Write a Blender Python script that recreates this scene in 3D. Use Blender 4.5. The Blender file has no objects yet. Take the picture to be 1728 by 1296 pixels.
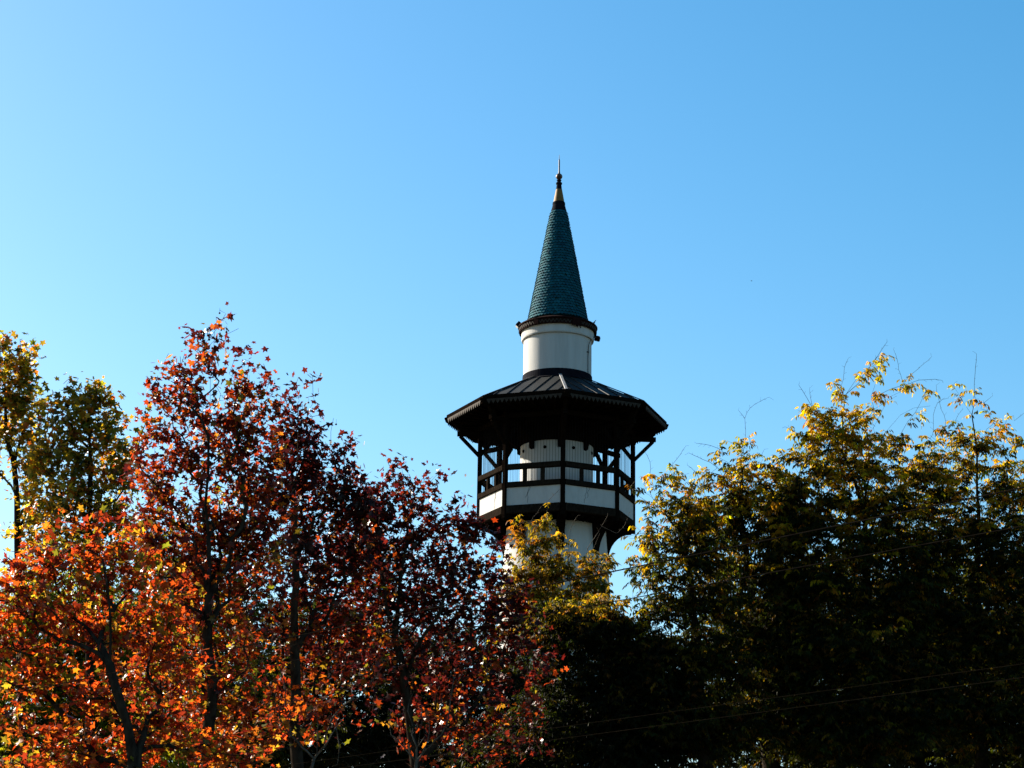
import bpy, bmesh, math, random
import numpy as np
from mathutils import Vector, Matrix

sc = bpy.context.scene
COL = sc.collection
R = math.radians
random.seed(11)

# ------------------------------------------------------------------ camera, sky, sun, exposure
F = 3742.0                      # focal length in photo pixels (photo 1728 x 1296)
PITCH, ROLL, EYE = 16.0, 0.85, 1.6
cam_d = bpy.data.cameras.new('camera')
cam = bpy.data.objects.new('camera', cam_d)
COL.objects.link(cam)
cam_d.sensor_width = 36.0
cam_d.lens = 36.0 * F / 1728.0
cam_d.clip_start, cam_d.clip_end = 0.1, 6000
CM = Matrix.Translation((0, 0, EYE)) @ Matrix.Rotation(R(90 + PITCH), 4, 'X') @ Matrix.Rotation(R(ROLL), 4, 'Z')
cam.matrix_world = CM
sc.camera = cam
CMI = CM.inverted()

SUN_AZ, SUN_EL = -58.0, 26.0    # azimuth from the view direction (+Y), clockwise
world = bpy.data.worlds.new('World')
sc.world = world
world.use_nodes = True
wn = world.node_tree
bg = wn.nodes['Background']
sky = wn.nodes.new('ShaderNodeTexSky')
sky.sky_type = 'NISHITA'
sky.sun_disc = False
sky.sun_elevation = R(SUN_EL)
sky.sun_rotation = R(SUN_AZ)
sky.air_density = 1.0
sky.dust_density = 1.0
sky.ozone_density = 1.0
hs = wn.nodes.new('ShaderNodeHueSaturation')   # the camera's vivid colour setting
hs.inputs['Saturation'].default_value = 1.5
hs.inputs['Hue'].default_value = 0.490
wn.links.new(sky.outputs['Color'], hs.inputs['Color'])
wn.links.new(hs.outputs['Color'], bg.inputs['Color'])
bg.inputs['Strength'].default_value = 0.05

sun_d = bpy.data.lights.new('sun', 'SUN')
sun_d.energy = 5.0
sun_d.angle = R(0.5)
sun_d.color = (1.0, 0.90, 0.76)
sun = bpy.data.objects.new('sun', sun_d)
COL.objects.link(sun)
SDIR = Vector((math.sin(R(SUN_AZ)) * math.cos(R(SUN_EL)), math.cos(R(SUN_AZ)) * math.cos(R(SUN_EL)), math.sin(R(SUN_EL))))
sun.rotation_euler = SDIR.to_track_quat('Z', 'Y').to_euler()
sun.location = (-30, 20, 40)

sc.view_settings.view_transform = 'Standard'
sc.view_settings.look = 'None'
sc.view_settings.gamma = 1.0
sc.view_settings.use_curve_mapping = False
sc.view_settings.exposure = 2.11
sc.render.engine = 'CYCLES'
sc.cycles.max_bounces = 5
sc.cycles.diffuse_bounces = 3
sc.cycles.glossy_bounces = 2
sc.cycles.transmission_bounces = 3

# ------------------------------------------------------------------ helpers
def P(px, py, depth):
    """the world point seen at photo pixel (px, py) at a depth along the view axis"""
    return CM @ Vector(((px - 864) / F * depth, -(py - 648) / F * depth, -depth))

def proj(p):
    c = CMI @ Vector(p)
    return 864 - c.x / c.z * F, 648 + c.y / c.z * F, -c.z

def tag(o, label=None, cat=None, group=None, kind=None):
    if label: o['label'] = label
    if cat: o['category'] = cat
    if group: o['group'] = group
    if kind: o['kind'] = kind
    return o

def empty(name, loc, **k):
    o = bpy.data.objects.new(name, None)
    COL.objects.link(o)
    o.location = loc
    o.empty_display_size = 0.5
    return tag(o, **k)

def link_mesh(name, me, mat, parent=None):
    o = bpy.data.objects.new(name, me)
    COL.objects.link(o)
    if mat is not None:
        for m in (mat if isinstance(mat, (list, tuple)) else [mat]):
            me.materials.append(m)
    if parent: o.parent = parent
    return o

def obj(name, bm, mat, parent=None, smooth=False):
    me = bpy.data.meshes.new(name)
    bmesh.ops.recalc_face_normals(bm, faces=bm.faces)
    bm.to_mesh(me)
    bm.free()
    if smooth:
        me.polygons.foreach_set('use_smooth', [True] * len(me.polygons))
    return link_mesh(name, me, mat, parent)

def mesh_np(name, verts, faces, mat, parent=None, tint=None, smooth=False):
    """verts (N,3), faces (M,k) all of one size"""
    verts = np.asarray(verts, dtype=np.float32)
    faces = np.asarray(faces, dtype=np.int32)
    me = bpy.data.meshes.new(name)
    m, k = faces.shape
    me.vertices.add(len(verts))
    me.vertices.foreach_set('co', verts.ravel())
    me.loops.add(m * k)
    me.loops.foreach_set('vertex_index', faces.ravel())
    me.polygons.add(m)
    me.polygons.foreach_set('loop_start', np.arange(0, m * k, k, dtype=np.int32))
    me.update(calc_edges=True)
    if tint is not None:
        a = me.color_attributes.new('leaf_tint', 'FLOAT_COLOR', 'POINT')
        c = np.ones((len(verts), 4), dtype=np.float32)
        c[:, :3] = tint
        a.data.foreach_set('color', c.ravel())
    if smooth:
        me.polygons.foreach_set('use_smooth', np.ones(m, dtype=bool))
    return link_mesh(name, me, mat, parent)

# ------------------------------------------------------------------ materials
def newmat(name):
    m = bpy.data.materials.new(name)
    m.use_nodes = True
    nt = m.node_tree
    return m, nt, nt.nodes['Principled BSDF']

def surf(name, a, b, scale=3.0, rough=0.7, bump=0.0, metal=0.0, detail=6, stretch=(1, 1, 1), spec=0.4, lo=0.35, hi=0.7, rnd=0.0):
    m, nt, p = newmat(name)
    tc = nt.nodes.new('ShaderNodeTexCoord')
    mp = nt.nodes.new('ShaderNodeMapping')
    mp.inputs['Scale'].default_value = stretch
    n = nt.nodes.new('ShaderNodeTexNoise')
    n.inputs['Scale'].default_value = scale
    n.inputs['Detail'].default_value = detail
    n.inputs['Roughness'].default_value = 0.65
    r = nt.nodes.new('ShaderNodeValToRGB')
    r.color_ramp.elements[0].position, r.color_ramp.elements[1].position = lo, hi
    r.color_ramp.elements[0].color = (*a, 1)
    r.color_ramp.elements[1].color = (*b, 1)
    nt.links.new(tc.outputs['Object'], mp.inputs['Vector'])
    nt.links.new(mp.outputs['Vector'], n.inputs['Vector'])
    nt.links.new(n.outputs['Fac'], r.inputs['Fac'])
    nt.links.new(r.outputs['Color'], p.inputs['Base Color'])
    p.inputs['Roughness'].default_value = rough
    p.inputs['Metallic'].default_value = metal
    p.inputs['Specular IOR Level'].default_value = spec
    if bump:
        bn = nt.nodes.new('ShaderNodeBump')
        bn.inputs['Strength'].default_value = bump
        bn.inputs['Distance'].default_value = 0.02
        nt.links.new(n.outputs['Fac'], bn.inputs['Height'])
        nt.links.new(bn.outputs['Normal'], p.inputs['Normal'])
    return m

def leafmat(name, transl=0.5, gain=(1.5, 1.4, 1.2), rough=0.4, spec=0.4):
    m, nt, p = newmat(name)
    at = nt.nodes.new('ShaderNodeAttribute')
    at.attribute_name = 'leaf_tint'
    nt.links.new(at.outputs['Color'], p.inputs['Base Color'])
    p.inputs['Roughness'].default_value = rough
    p.inputs['Specular IOR Level'].default_value = spec
    tr = nt.nodes.new('ShaderNodeBsdfTranslucent')
    mu = nt.nodes.new('ShaderNodeMix')
    mu.data_type = 'RGBA'
    mu.blend_type = 'MULTIPLY'
    mu.inputs['Factor'].default_value = 1.0
    nt.links.new(at.outputs['Color'], mu.inputs['A'])
    mu.inputs['B'].default_value = (*gain, 1)
    nt.links.new(mu.outputs['Result'], tr.inputs['Color'])
    mx = nt.nodes.new('ShaderNodeMixShader')
    mx.inputs['Fac'].default_value = transl
    nt.links.new(p.outputs['BSDF'], mx.inputs[1])
    nt.links.new(tr.outputs['BSDF'], mx.inputs[2])
    nt.links.new(mx.outputs['Shader'], nt.nodes['Material Output'].inputs['Surface'])
    return m

M = {}
M['plaster'] = surf('white_plaster', (0.30, 0.302, 0.292), (0.36, 0.362, 0.352), 1.6, 0.9, 0.15, stretch=(2.2, 2.2, 0.22), spec=0.05)
M['panelpl'] = surf('panel_plaster', (0.30, 0.302, 0.292), (0.36, 0.362, 0.352), 2.2, 0.9, 0.1, stretch=(1.6, 1.6, 0.5), spec=0.05)
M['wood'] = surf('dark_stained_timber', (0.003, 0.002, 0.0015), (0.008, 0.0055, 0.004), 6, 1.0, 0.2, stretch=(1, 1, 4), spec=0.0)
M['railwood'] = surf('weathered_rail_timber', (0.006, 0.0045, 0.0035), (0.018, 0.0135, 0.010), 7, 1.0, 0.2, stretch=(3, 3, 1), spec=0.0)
M['tooth'] = surf('pale_valance_paint', (0.016, 0.0125, 0.0095), (0.038, 0.030, 0.023), 9, 0.85, spec=0.1)
M['redboard'] = surf('red_brown_board', (0.009, 0.004, 0.0035), (0.020, 0.008, 0.007), 9, 0.9, spec=0.02)
M['metalroof'] = surf('grey_sheet_metal', (0.004, 0.005, 0.006), (0.014, 0.017, 0.017), 1.1, 0.65, 0.05, metal=0.05, spec=0.1)
M['ridge'] = surf('galvanised_glint', (0.16, 0.16, 0.16), (0.28, 0.28, 0.28), 5, 0.5, metal=0.3)  # pale metal that carries the sun glint of the front ridge
M['tile'] = surf('teal_glazed_tile', (0.003, 0.032, 0.053), (0.007, 0.077, 0.094), 4.5, 0.7, 0.05, spec=0.04, lo=0.3, hi=0.72)
_nt = M['tile'].node_tree                                   # every tile its own tone
_g = _nt.nodes.new('ShaderNodeNewGeometry')
_mr = _nt.nodes.new('ShaderNodeMapRange')
_mr.inputs['To Min'].default_value, _mr.inputs['To Max'].default_value = 0.72, 1.2
_nt.links.new(_g.outputs['Random Per Island'], _mr.inputs['Value'])
_mx = _nt.nodes.new('ShaderNodeVectorMath')
_mx.operation = 'SCALE'
_p = _nt.nodes['Principled BSDF']
_src = _p.inputs['Base Color'].links[0].from_socket
_nt.links.new(_src, _mx.inputs[0])
_nt.links.new(_mr.outputs['Result'], _mx.inputs['Scale'])
_nt.links.new(_mx.outputs['Vector'], _p.inputs['Base Color'])
M['navy'] = surf('dark_navy_metal', (0.003, 0.0034, 0.006), (0.007, 0.0075, 0.012), 5, 0.9, spec=0.02)
M['gold'] = surf('dull_gold_paint', (0.10, 0.055, 0.014), (0.15, 0.085, 0.024), 8, 0.7, metal=0.1, spec=0.2)
M['copper'] = surf('weathered_copper', (0.04, 0.02, 0.013), (0.07, 0.038, 0.026), 10, 0.5, metal=0.2, spec=0.2)
M['steel'] = surf('grey_steel', (0.05, 0.05, 0.055), (0.09, 0.09, 0.10), 8, 0.55, metal=0.2, spec=0.2)
M['wire'] = surf('black_cable', (0.0035, 0.003, 0.0025), (0.007, 0.006, 0.005), 8, 1.0, spec=0.0)
M['palewire'] = surf('aluminium_cable', (0.005, 0.0042, 0.003), (0.009, 0.0075, 0.0055), 8, 1.0, spec=0.0)
M['mesh'] = surf('screen_wire', (0.006, 0.006, 0.007), (0.012, 0.012, 0.013), 8, 0.8, spec=0.05)
M['lampwhite'] = surf('lamp_glass', (0.55, 0.55, 0.55), (0.7, 0.7, 0.7), 5, 0.25)
M['bark'] = surf('plane_tree_bark', (0.009, 0.007, 0.006), (0.034, 0.028, 0.021), 9, 0.85, 0.5, stretch=(1, 1, 0.4), spec=0.0)
M['barkpale'] = surf('pale_twig_bark', (0.03, 0.026, 0.021), (0.10, 0.09, 0.076), 9, 0.8, 0.4, stretch=(1, 1, 0.4), spec=0.0)
M['barkgrey'] = surf('grey_brown_bark', (0.010, 0.008, 0.0065), (0.026, 0.022, 0.017), 9, 0.85, 0.4, stretch=(1, 1, 0.4), spec=0.0)
M['seed'] = surf('brown_seed_ball', (0.02, 0.013, 0.008), (0.045, 0.03, 0.018), 40, 0.9, 0.5)
M['feather'] = surf('dark_feathers', (0.012, 0.012, 0.014), (0.03, 0.03, 0.034), 30, 0.6)
M['concrete'] = surf('pole_concrete', (0.16, 0.15, 0.14), (0.26, 0.25, 0.23), 6, 0.9, 0.3)
M['porcelain'] = surf('brown_porcelain', (0.05, 0.02, 0.012), (0.08, 0.035, 0.02), 6, 0.25)
M['grass'] = surf('dry_lawn', (0.016, 0.022, 0.008), (0.05, 0.045, 0.022), 0.6, 0.95, 0.3, detail=10)
M['leaf'] = leafmat('autumn_plane_leaf', 0.58, (2.2, 1.5, 0.8), 0.4, 0.35)
M['leaflet'] = leafmat('pinnate_leaflet', 0.55, (2.2, 2.0, 0.6), 0.6, 0.1)

# ------------------------------------------------------------------ the setting: ground
bm = bmesh.new()
N = 40
for i in range(N + 1):
    for j in range(N + 1):
        x, y = -900 + 1800 * i / N, -400 + 1800 * j / N
        bm.verts.new((x, y, 0))
bm.verts.ensure_lookup_table()
for i in range(N):
    for j in range(N):
        a = i * (N + 1) + j
        bm.faces.new([bm.verts[a], bm.verts[a + N + 1], bm.verts[a + N + 2], bm.verts[a + 1]])
tag(obj('ground', bm, M['grass']), kind='structure')

# ------------------------------------------------------------------ shape helpers for the tower
def add_box(bm, c, ux, uy, uz, sx, sy, sz):
    """box centred at c with half sizes along the unit axes ux, uy, uz"""
    vs = [bm.verts.new(c + ux * (sx * a) + uy * (sy * b) + uz * (sz * d)) for a in (-1, 1) for b in (-1, 1) for d in (-1, 1)]
    for f in ((0, 1, 3, 2), (4, 6, 7, 5), (0, 4, 5, 1), (2, 3, 7, 6), (0, 2, 6, 4), (1, 5, 7, 3)):
        bm.faces.new([vs[i] for i in f])
    return vs

def add_bar(bm, a, b, w, h, up=Vector((0, 0, 1))):
    """rectangular timber from a to b, width w (sideways), height h (along up), edges eased"""
    d = (b - a)
    L = d.length
    d.normalize()
    s = d.cross(up).normalized()
    u = s.cross(d).normalized()
    e = min(w, h) * 0.12
    pr = [(-w / 2 + e, -h / 2), (w / 2 - e, -h / 2), (w / 2, -h / 2 + e), (w / 2, h / 2 - e), (w / 2 - e, h / 2), (-w / 2 + e, h / 2), (-w / 2, h / 2 - e), (-w / 2, -h / 2 + e)]
    r0 = [bm.verts.new(a + s * x + u * y) for x, y in pr]
    r1 = [bm.verts.new(b + s * x + u * y) for x, y in pr]
    for i in range(8):
        bm.faces.new([r0[i], r0[(i + 1) % 8], r1[(i + 1) % 8], r1[i]])
    bm.faces.new(r0)
    bm.faces.new(r1)

def add_lathe(bm, prof, n=48, closed=False, cx=0, cy=0):
    """profile [(r, z)] turned round the z axis"""
    rings = []
    for r, z in prof:
        if r < 1e-5:
            rings.append([bm.verts.new((cx, cy, z))])
        else:
            rings.append([bm.verts.new((cx + r * math.cos(2 * math.pi * k / n), cy + r * math.sin(2 * math.pi * k / n), z)) for k in range(n)])
    m = len(rings)
    for i in range(m if closed else m - 1):
        A, B = rings[i], rings[(i + 1) % m]
        for k in range(n):
            a, b = A[k % len(A)], A[(k + 1) % len(A)]
            c, d = B[(k + 1) % len(B)], B[k % len(B)]
            f = []
            for v in (a, b, c, d):
                if v not in f: f.append(v)
            if len(f) > 2: bm.faces.new(f)

def add_plate(bm, pts, off):
    """flat polygon pts extruded by the vector off (both sides of its plane by half)"""
    a = [bm.verts.new(p - off * 0.5) for p in pts]
    b = [bm.verts.new(p + off * 0.5) for p in pts]
    n = len(pts)
    bm.faces.new(a)
    bm.faces.new(b)
    for i in range(n):
        bm.faces.new([a[i], a[(i + 1) % n], b[(i + 1) % n], b[i]])

def add_tube(bm, pts, r, n=6):
    pts = [Vector(p) for p in pts]
    prev = None
    for i, p in enumerate(pts):
        d = (pts[min(i + 1, len(pts) - 1)] - pts[max(i - 1, 0)]).normalized()
        s = d.cross(Vector((0.31, 0.17, 0.94)))
        if s.length < 1e-3: s = d.cross(Vector((1, 0, 0)))
        s.normalize()
        u = s.cross(d)
        rr = r[i] if isinstance(r, (list, tuple)) else r
        ring = [bm.verts.new(p + (s * math.cos(2 * math.pi * k / n) + u * math.sin(2 * math.pi * k / n)) * rr) for k in range(n)]
        if prev:
            for k in range(n):
                bm.faces.new([prev[k], prev[(k + 1) % n], ring[(k + 1) % n], ring[k]])
        else:
            bm.faces.new(ring)
        prev = ring
    bm.faces.new(prev)

# ------------------------------------------------------------------ THE TOWER
TX, TY = None, None
_p = P(939, 800, 83.2)
TX, TY = _p.x, _p.y

def az(py):
    """height of the tower axis at photo row py"""
    lo, hi = -60.0, 80.0
    for _ in range(60):
        mid = (lo + hi) / 2
        if proj((TX, TY, mid))[1] > py: lo = mid
        else: hi = mid
    return (lo + hi) / 2

def rp(r, py):
    """photo pixels -> metres at the tower axis"""
    return r * proj((TX, TY, az(py)))[2] / F

tower = empty('minaret_tower', (TX, TY, 0), label='tall white round tower with dark timber balcony, teal tiled cone roof and gold finial', cat='tower')
TH0 = 3.4                                  # first octagon corner, degrees from the camera side
def dirv(th):
    return Vector((math.sin(R(th)), -math.cos(R(th)), 0))
def pt(th, r, z):
    d = dirv(th) * r
    return Vector((d.x, d.y, z))
CORN = [TH0 + 45 * k for k in range(8)]
Z = az

# shaft down to the ground
bm = bmesh.new()
prof = []
for py in (895, 960, 1030, 1110):
    prof.append((rp(84 + (py - 890) * 0.075, py), Z(py)))
r_end, z_end = prof[-1]
prof += [(r_end + 0.5, z_end * 0.5), (r_end + 0.9, 0.6), (r_end + 1.2, 0.55), (r_end + 1.2, -0.2)]
add_lathe(bm, prof, 64)
obj('shaft', bm, M['plaster'], tower, True)

# balcony deck, octagonal, with joists below
def octa(bm, r, z0, z1, rin=None):
    o0 = [bm.verts.new(pt(t, r, z0)) for t in CORN]
    o1 = [bm.verts.new(pt(t, r, z1)) for t in CORN]
    for k in range(8):
        bm.faces.new([o0[k], o0[(k + 1) % 8], o1[(k + 1) % 8], o1[k]])
    if rin:
        i0 = [bm.verts.new(pt(t, rin, z0)) for t in CORN]
        i1 = [bm.verts.new(pt(t, rin, z1)) for t in CORN]
        for k in range(8):
            j = (k + 1) % 8
            bm.faces.new([i0[j], i0[k], i1[k], i1[j]])
            bm.faces.new([o0[j], o0[k], i0[k], i0[j]])
            bm.faces.new([o1[k], o1[j], i1[j], i1[k]])
    else:
        bm.faces.new(o0)
        bm.faces.new(o1)
PR = rp(130, 830)                          # post circle
PW = rp(7.6, 830)                          # post thickness
zf = Z(879)
bm = bmesh.new()
octa(bm, PR - 0.03, Z(890), zf - 0.02, 1.2)
for k in range(8):
    for q in (0.2, 0.4, 0.6, 0.8):
        a, b = pt(CORN[k], PR - 0.12, 0), pt(CORN[(k + 1) % 8], PR - 0.12, 0)
        e = a.lerp(b, q)
        i = e.normalized() * rp(80, 890)
        add_bar(bm, Vector((i.x, i.y, Z(890) - 0.065)), Vector((e.x, e.y, Z(890) - 0.065)), 0.09, 0.125)
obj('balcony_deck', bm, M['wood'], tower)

zr = [(809, 818), (838.5, 847.5)]
zsoff = Z(718)
for k in range(8):
    t, t2 = CORN[k], CORN[(k + 1) % 8]
    # post
    bm = bmesh.new()
    d = dirv(t)
    add_bar(bm, pt(t, PR, Z(897)), pt(t, PR, zsoff), PW, PW, up=d)
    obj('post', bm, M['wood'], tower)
    # rails, sill beam, panel, balusters, wires between two posts
    a, b = pt(t, PR, 0), pt(t2, PR, 0)
    e = (b - a).normalized()
    a2, b2 = a + e * PW * 0.48, b - e * PW * 0.48
    nrm = (a + b).normalized()
    up = Vector((0, 0, 1))
    for nm, (y0, y1) in (('top_rail', zr[0]), ('lower_rail', zr[1])):
        z0, z1 = Z(y1), Z(y0)
        bm = bmesh.new()
        zz = up * ((z0 + z1) / 2)
        add_bar(bm, a2 + zz + nrm * 0.02, b2 + zz + nrm * 0.02, 0.16, z1 - z0)
        obj(nm, bm, M['railwood'], tower)
    bm = bmesh.new()
    z0, z1 = Z(890.5), Z(877)
    zz = up * ((z0 + z1) / 2)
    add_bar(bm, a2 + zz + nrm * 0.02, b2 + zz + nrm * 0.02, 0.17, z1 - z0)
    obj('sill_beam', bm, M['railwood'], tower)
    bm = bmesh.new()
    z0, z1 = Z(877) - 0.01, Z(847.5) + 0.01
    add_box(bm, (a + b) / 2 + up * ((z0 + z1) / 2) - nrm * 0.01, e, nrm, up, (b2 - a2).length / 2, 0.045, (z1 - z0) / 2)
    pn = obj('panel', bm, M['panelpl'], tower)
    if k in (7, 0, 6):
        # dirt streak stains and hairline cracks: thin dark lines on the plaster
        rg = random.Random(40 + k)
        bm = bmesh.new()
        for c in range(2):
            q = rg.uniform(0.25, 0.75)
            p0 = a2.lerp(b2, q) + nrm * 0.037
            pts = [p0 + up * z1]
            x = 0
            for s in range(1, 7):
                x += rg.uniform(-0.06, 0.03)
                pts.append(p0 + e * x + up * (z1 - (z1 - z0) * s / 6 * (0.9 if c else 0.6)))
            add_tube(bm, pts, 0.005, 4)
        obj('crack', bm, M['mesh'], pn)
    for q in (1 / 3, 2 / 3):
        bm = bmesh.new()
        c = a2.lerp(b2, q)
        add_bar(bm, c + up * (Z(838.5) - 0.01), c + up * (Z(818) + 0.01), 0.14, 0.10, up=nrm)
        obj('baluster', bm, M['railwood'], tower)
    bm = bmesh.new()
    nw = 18
    for i in range(1, nw):
        c = a2.lerp(b2, i / nw) - nrm * 0.07
        add_tube(bm, [c + up * Z(846), c + up * Z(733)], 0.006, 4)
    obj('wire_screen', bm, M['mesh'], tower)
    # ring beam above the posts
    bm = bmesh.new()
    zz = up * ((Z(733) + Z(725)) / 2)
    add_bar(bm, a2 + zz, b2 + zz, 0.14, Z(725) - Z(733))
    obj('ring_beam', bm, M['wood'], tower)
    # tie beam through the post, brace outside, bracket on the drum, curved strut to the hip rafter
    zt0, zt1 = Z(741), Z(733.5)
    bm = bmesh.new()
    zm = (zt0 + zt1) / 2
    add_bar(bm, pt(t, rp(61, 740), zm), pt(t, rp(168, 740), zm), 0.15, zt1 - zt0)
    obj('tie_beam', bm, M['wood'], tower)
    side = d.cross(up)
    bm = bmesh.new()
    add_bar(bm, pt(t, rp(163, 740), zt0 - 0.0), pt(t, PR + 0.02, Z(774)), 0.13, 0.13, up=side)
    add_bar(bm, pt(t, rp(102, 740), zt0 - 0.0), pt(t, PR - 0.02, Z(772)), 0.13, 0.13, up=side)
    obj('post_brace', bm, M['wood'], tower)
    bm = bmesh.new()
    pts = [pt(t, rp(61.5, 760), Z(770))]
    for s in range(0, 9):
        f = s / 8
        pts.append(pt(t, rp(66 + 36 * f ** 1.6, 755), Z(768 - 27 * f ** 0.6)))
    pts.append(pt(t, rp(61.5, 760), Z(741)))
    add_plate(bm, pts, side * 0.16)
    obj('drum_bracket', bm, M['wood'], tower)
    bm = bmesh.new()
    pts = [pt(t, rp(158, 735), zt1)]
    for s in range(0, 9):
        f = s / 8
        pts.append(pt(t, rp(163 + 14 * math.sin(f * math.pi / 2), 725), zt1 + (Z(708) - zt1) * f))
    for s in range(8, -1, -1):
        f = s / 8
        pts.append(pt(t, rp(155 + 10 * math.sin(f * math.pi / 2), 725), zt1 + (Z(708) - zt1) * f * 0.98 + 0.001))
    add_plate(bm, pts, side * 0.14)
    obj('eave_strut', bm, M['wood'], tower)
    # curved corbel under the deck
    bm = bmesh.new()
    sh0, sh1 = rp(83, 890), rp(87.5, 955)
    pts = [pt(t, sh0, Z(890)), pt(t, PR - 0.02, Z(890.5))]
    for s in range(0, 10):
        f = s / 9
        pts.append(pt(t, PR - 0.05 - (PR - 0.05 - sh1) * math.sin(f * math.pi / 2) ** 0.9, Z(898 + 56 * (1 - math.cos(f * math.pi / 2)))))
    add_plate(bm, pts, side * 0.3)
    obj('corbel', bm, M['wood'], tower)
    # round vent in the drum
    bm = bmesh.new()
    vt = TH0 - 16 + 42 - 45 + 45 * k - 4
    vd = dirv(vt)
    vs = vd.cross(up)
    rc = rp(62, 765)
    ring = [pt(vt, rc - 0.02, Z(769)) + vs * (0.062 * math.cos(2 * math.pi * q / 14)) + up * (0.062 * math.sin(2 * math.pi * q / 14)) for q in range(14)]
    add_plate(bm, [p + vd * 0.02 for p in ring], vd * 0.05)
    obj('vent', bm, M['wood'], tower)

# drum at balcony level, frieze, soffit
bm = bmesh.new()
add_lathe(bm, [(rp(62, 800), Z(890)), (rp(62, 800), Z(716))], 64)
obj('drum_wall', bm, M['plaster'], tower, True)
bm = bmesh.new()
add_lathe(bm, [(rp(61.5, 750), Z(757)), (rp(64.5, 750), Z(757)), (rp(65.5, 750), Z(748)), (rp(68, 750), Z(746)), (rp(69, 750), Z(718)), (rp(61.5, 750), Z(718))], 64, closed=True)
obj('drum_frieze', bm, M['wood'], tower)
ER = rp(184, 708)
bm = bmesh.new()
octa(bm, ER - 0.06, Z(718), Z(715), 1.0)
for k in range(8):
    for q in (0.14, 0.28, 0.42, 0.58, 0.72, 0.86):
        a, b = pt(CORN[k], ER - 0.12, 0), pt(CORN[(k + 1) % 8], ER - 0.12, 0)
        e = a.lerp(b, q)
        i = e.normalized() * rp(69, 718)
        add_bar(bm, Vector((i.x, i.y, Z(718) - 0.05)), Vector((e.x, e.y, Z(718) - 0.05)), 0.08, 0.1)
obj('soffit', bm, M['wood'], tower)

# octagonal sheet roof with standing seams
zt, ze = Z(649), Z(708)
RT = rp(60, 650)
bm = bmesh.new()
th = 0.05
for k in range(8):
    t, t2 = CORN[k], CORN[(k + 1) % 8]
    q = [pt(t, ER, ze), pt(t2, ER, ze), pt(t2, RT, zt), pt(t, RT, zt)]
    top = [bm.verts.new(p) for p in q]
    bot = [bm.verts.new(p - Vector((0, 0, th))) for p in q]
    bm.faces.new(top)
    bm.faces.new(bot)
    bm.faces.new([top[0], top[1], bot[1], bot[0]])
    a, b = q[0], q[1]
    e = (b - a).normalized()
    mid_o, mid_i = (a + b) / 2, (q[2] + q[3]) / 2
    sl = (mid_i - mid_o)
    slope_len = sl.length
    sl = sl.normalized()
    nn = e.cross(sl)
    if nn.z < 0: nn = -nn
    half_o, half_i = (b - a).length / 2, (q[2] - q[3]).length / 2
    for s in (-0.78, -0.47, -0.16, 0.16, 0.47, 0.78):
        x = s * half_o
        f = 1.0 if abs(x) <= half_i else (half_o - abs(x)) / (half_o - half_i)
        p0 = mid_o + e * x + nn * 0.014
        p1 = p0 + sl * (slope_len * f - 0.05)
        add_bar(bm, p0, p1, 0.03, 0.036, up=nn)
obj('balcony_roof', bm, M['metalroof'], tower)
for k in range(8):
    t, t2 = CORN[k], CORN[(k + 1) % 8]
    d = dirv(t)
    bm = bmesh.new()
    add_bar(bm, pt(t, RT, zt + 0.03), pt(t, ER + 0.02, ze + 0.03), 0.10, 0.035)
    obj('ridge_cap', bm, M['ridge'] if k == 0 else M['metalroof'], tower)  # only the front cap is pale: its sun glint is put into the colour
    bm = bmesh.new()
    sl = (pt(t, ER, ze) - pt(t, RT, zt)).normalized()
    add_bar(bm, pt(t, ER - 0.9, ze) - Vector((0, 0, 0.20)) - sl * 0.0 + Vector((0, 0, 0.42)), pt(t, ER + 0.10, ze) - Vector((0, 0, 0.16)), 0.17, 0.17)
    obj('hip_rafter', bm, M['wood'], tower)
    a, b = pt(t, ER + 0.03, 0), pt(t2, ER + 0.03, 0)
    e = (b - a).normalized()
    nrm = (a + b).normalized()
    z1, z0 = ze + 0.035, Z(719.0)
    L = (b - a).length
    bm = bmesh.new()
    add_box(bm, (a + b) / 2 + Vector((0, 0, (z0 + z1) / 2)), e, nrm, Vector((0, 0, 1)), L / 2 + 0.006, 0.022, (z1 - z0) / 2)
    fa = obj('fascia', bm, M['wood'], tower)
    nt_ = 17
    w = (L - 0.3) / nt_
    bm = bmesh.new()
    for i in range(nt_):
        c = a + e * (0.15 + (i + 0.5) * w) + nrm * 0.034
        zt_ = z1 - 0.16
        add_plate(bm, [c - e * w * 0.5 + Vector((0, 0, zt_)), c + e * w * 0.5 + Vector((0, 0, zt_)), c + e * w * 0.5 + Vector((0, 0, zt_ - 0.035)), c + Vector((0, 0, z0 - 0.055)), c - e * w * 0.5 + Vector((0, 0, zt_ - 0.035))], nrm * 0.024)
    obj('valance', bm, M['tooth'], fa)

# upper drum
bm = bmesh.new()
add_lathe(bm, [(rp(57.6, 620), Z(652)), (rp(57.4, 610), Z(577.5))], 72)
obj('upper_drum', bm, M['plaster'], tower, True)
bm = bmesh.new()
add_lathe(bm, [(rp(57.0, 577), Z(578)), (rp(60.5, 577), Z(577.3)), (rp(61.2, 570), Z(575.5)), (rp(61.2, 560), Z(557)), (rp(40, 560), Z(557))], 72)
obj('drum_collar', bm, M['plaster'], tower)
bm = bmesh.new()
add_lathe(bm, [(rp(57.5, 640), Z(637)), (rp(58.8, 640), Z(637)), (rp(59.4, 645), Z(649)), (rp(64, 650), Z(651.6)), (rp(57.5, 650), Z(654))], 72, closed=True)
obj('roof_flashing', bm, M['navy'], tower)
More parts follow.
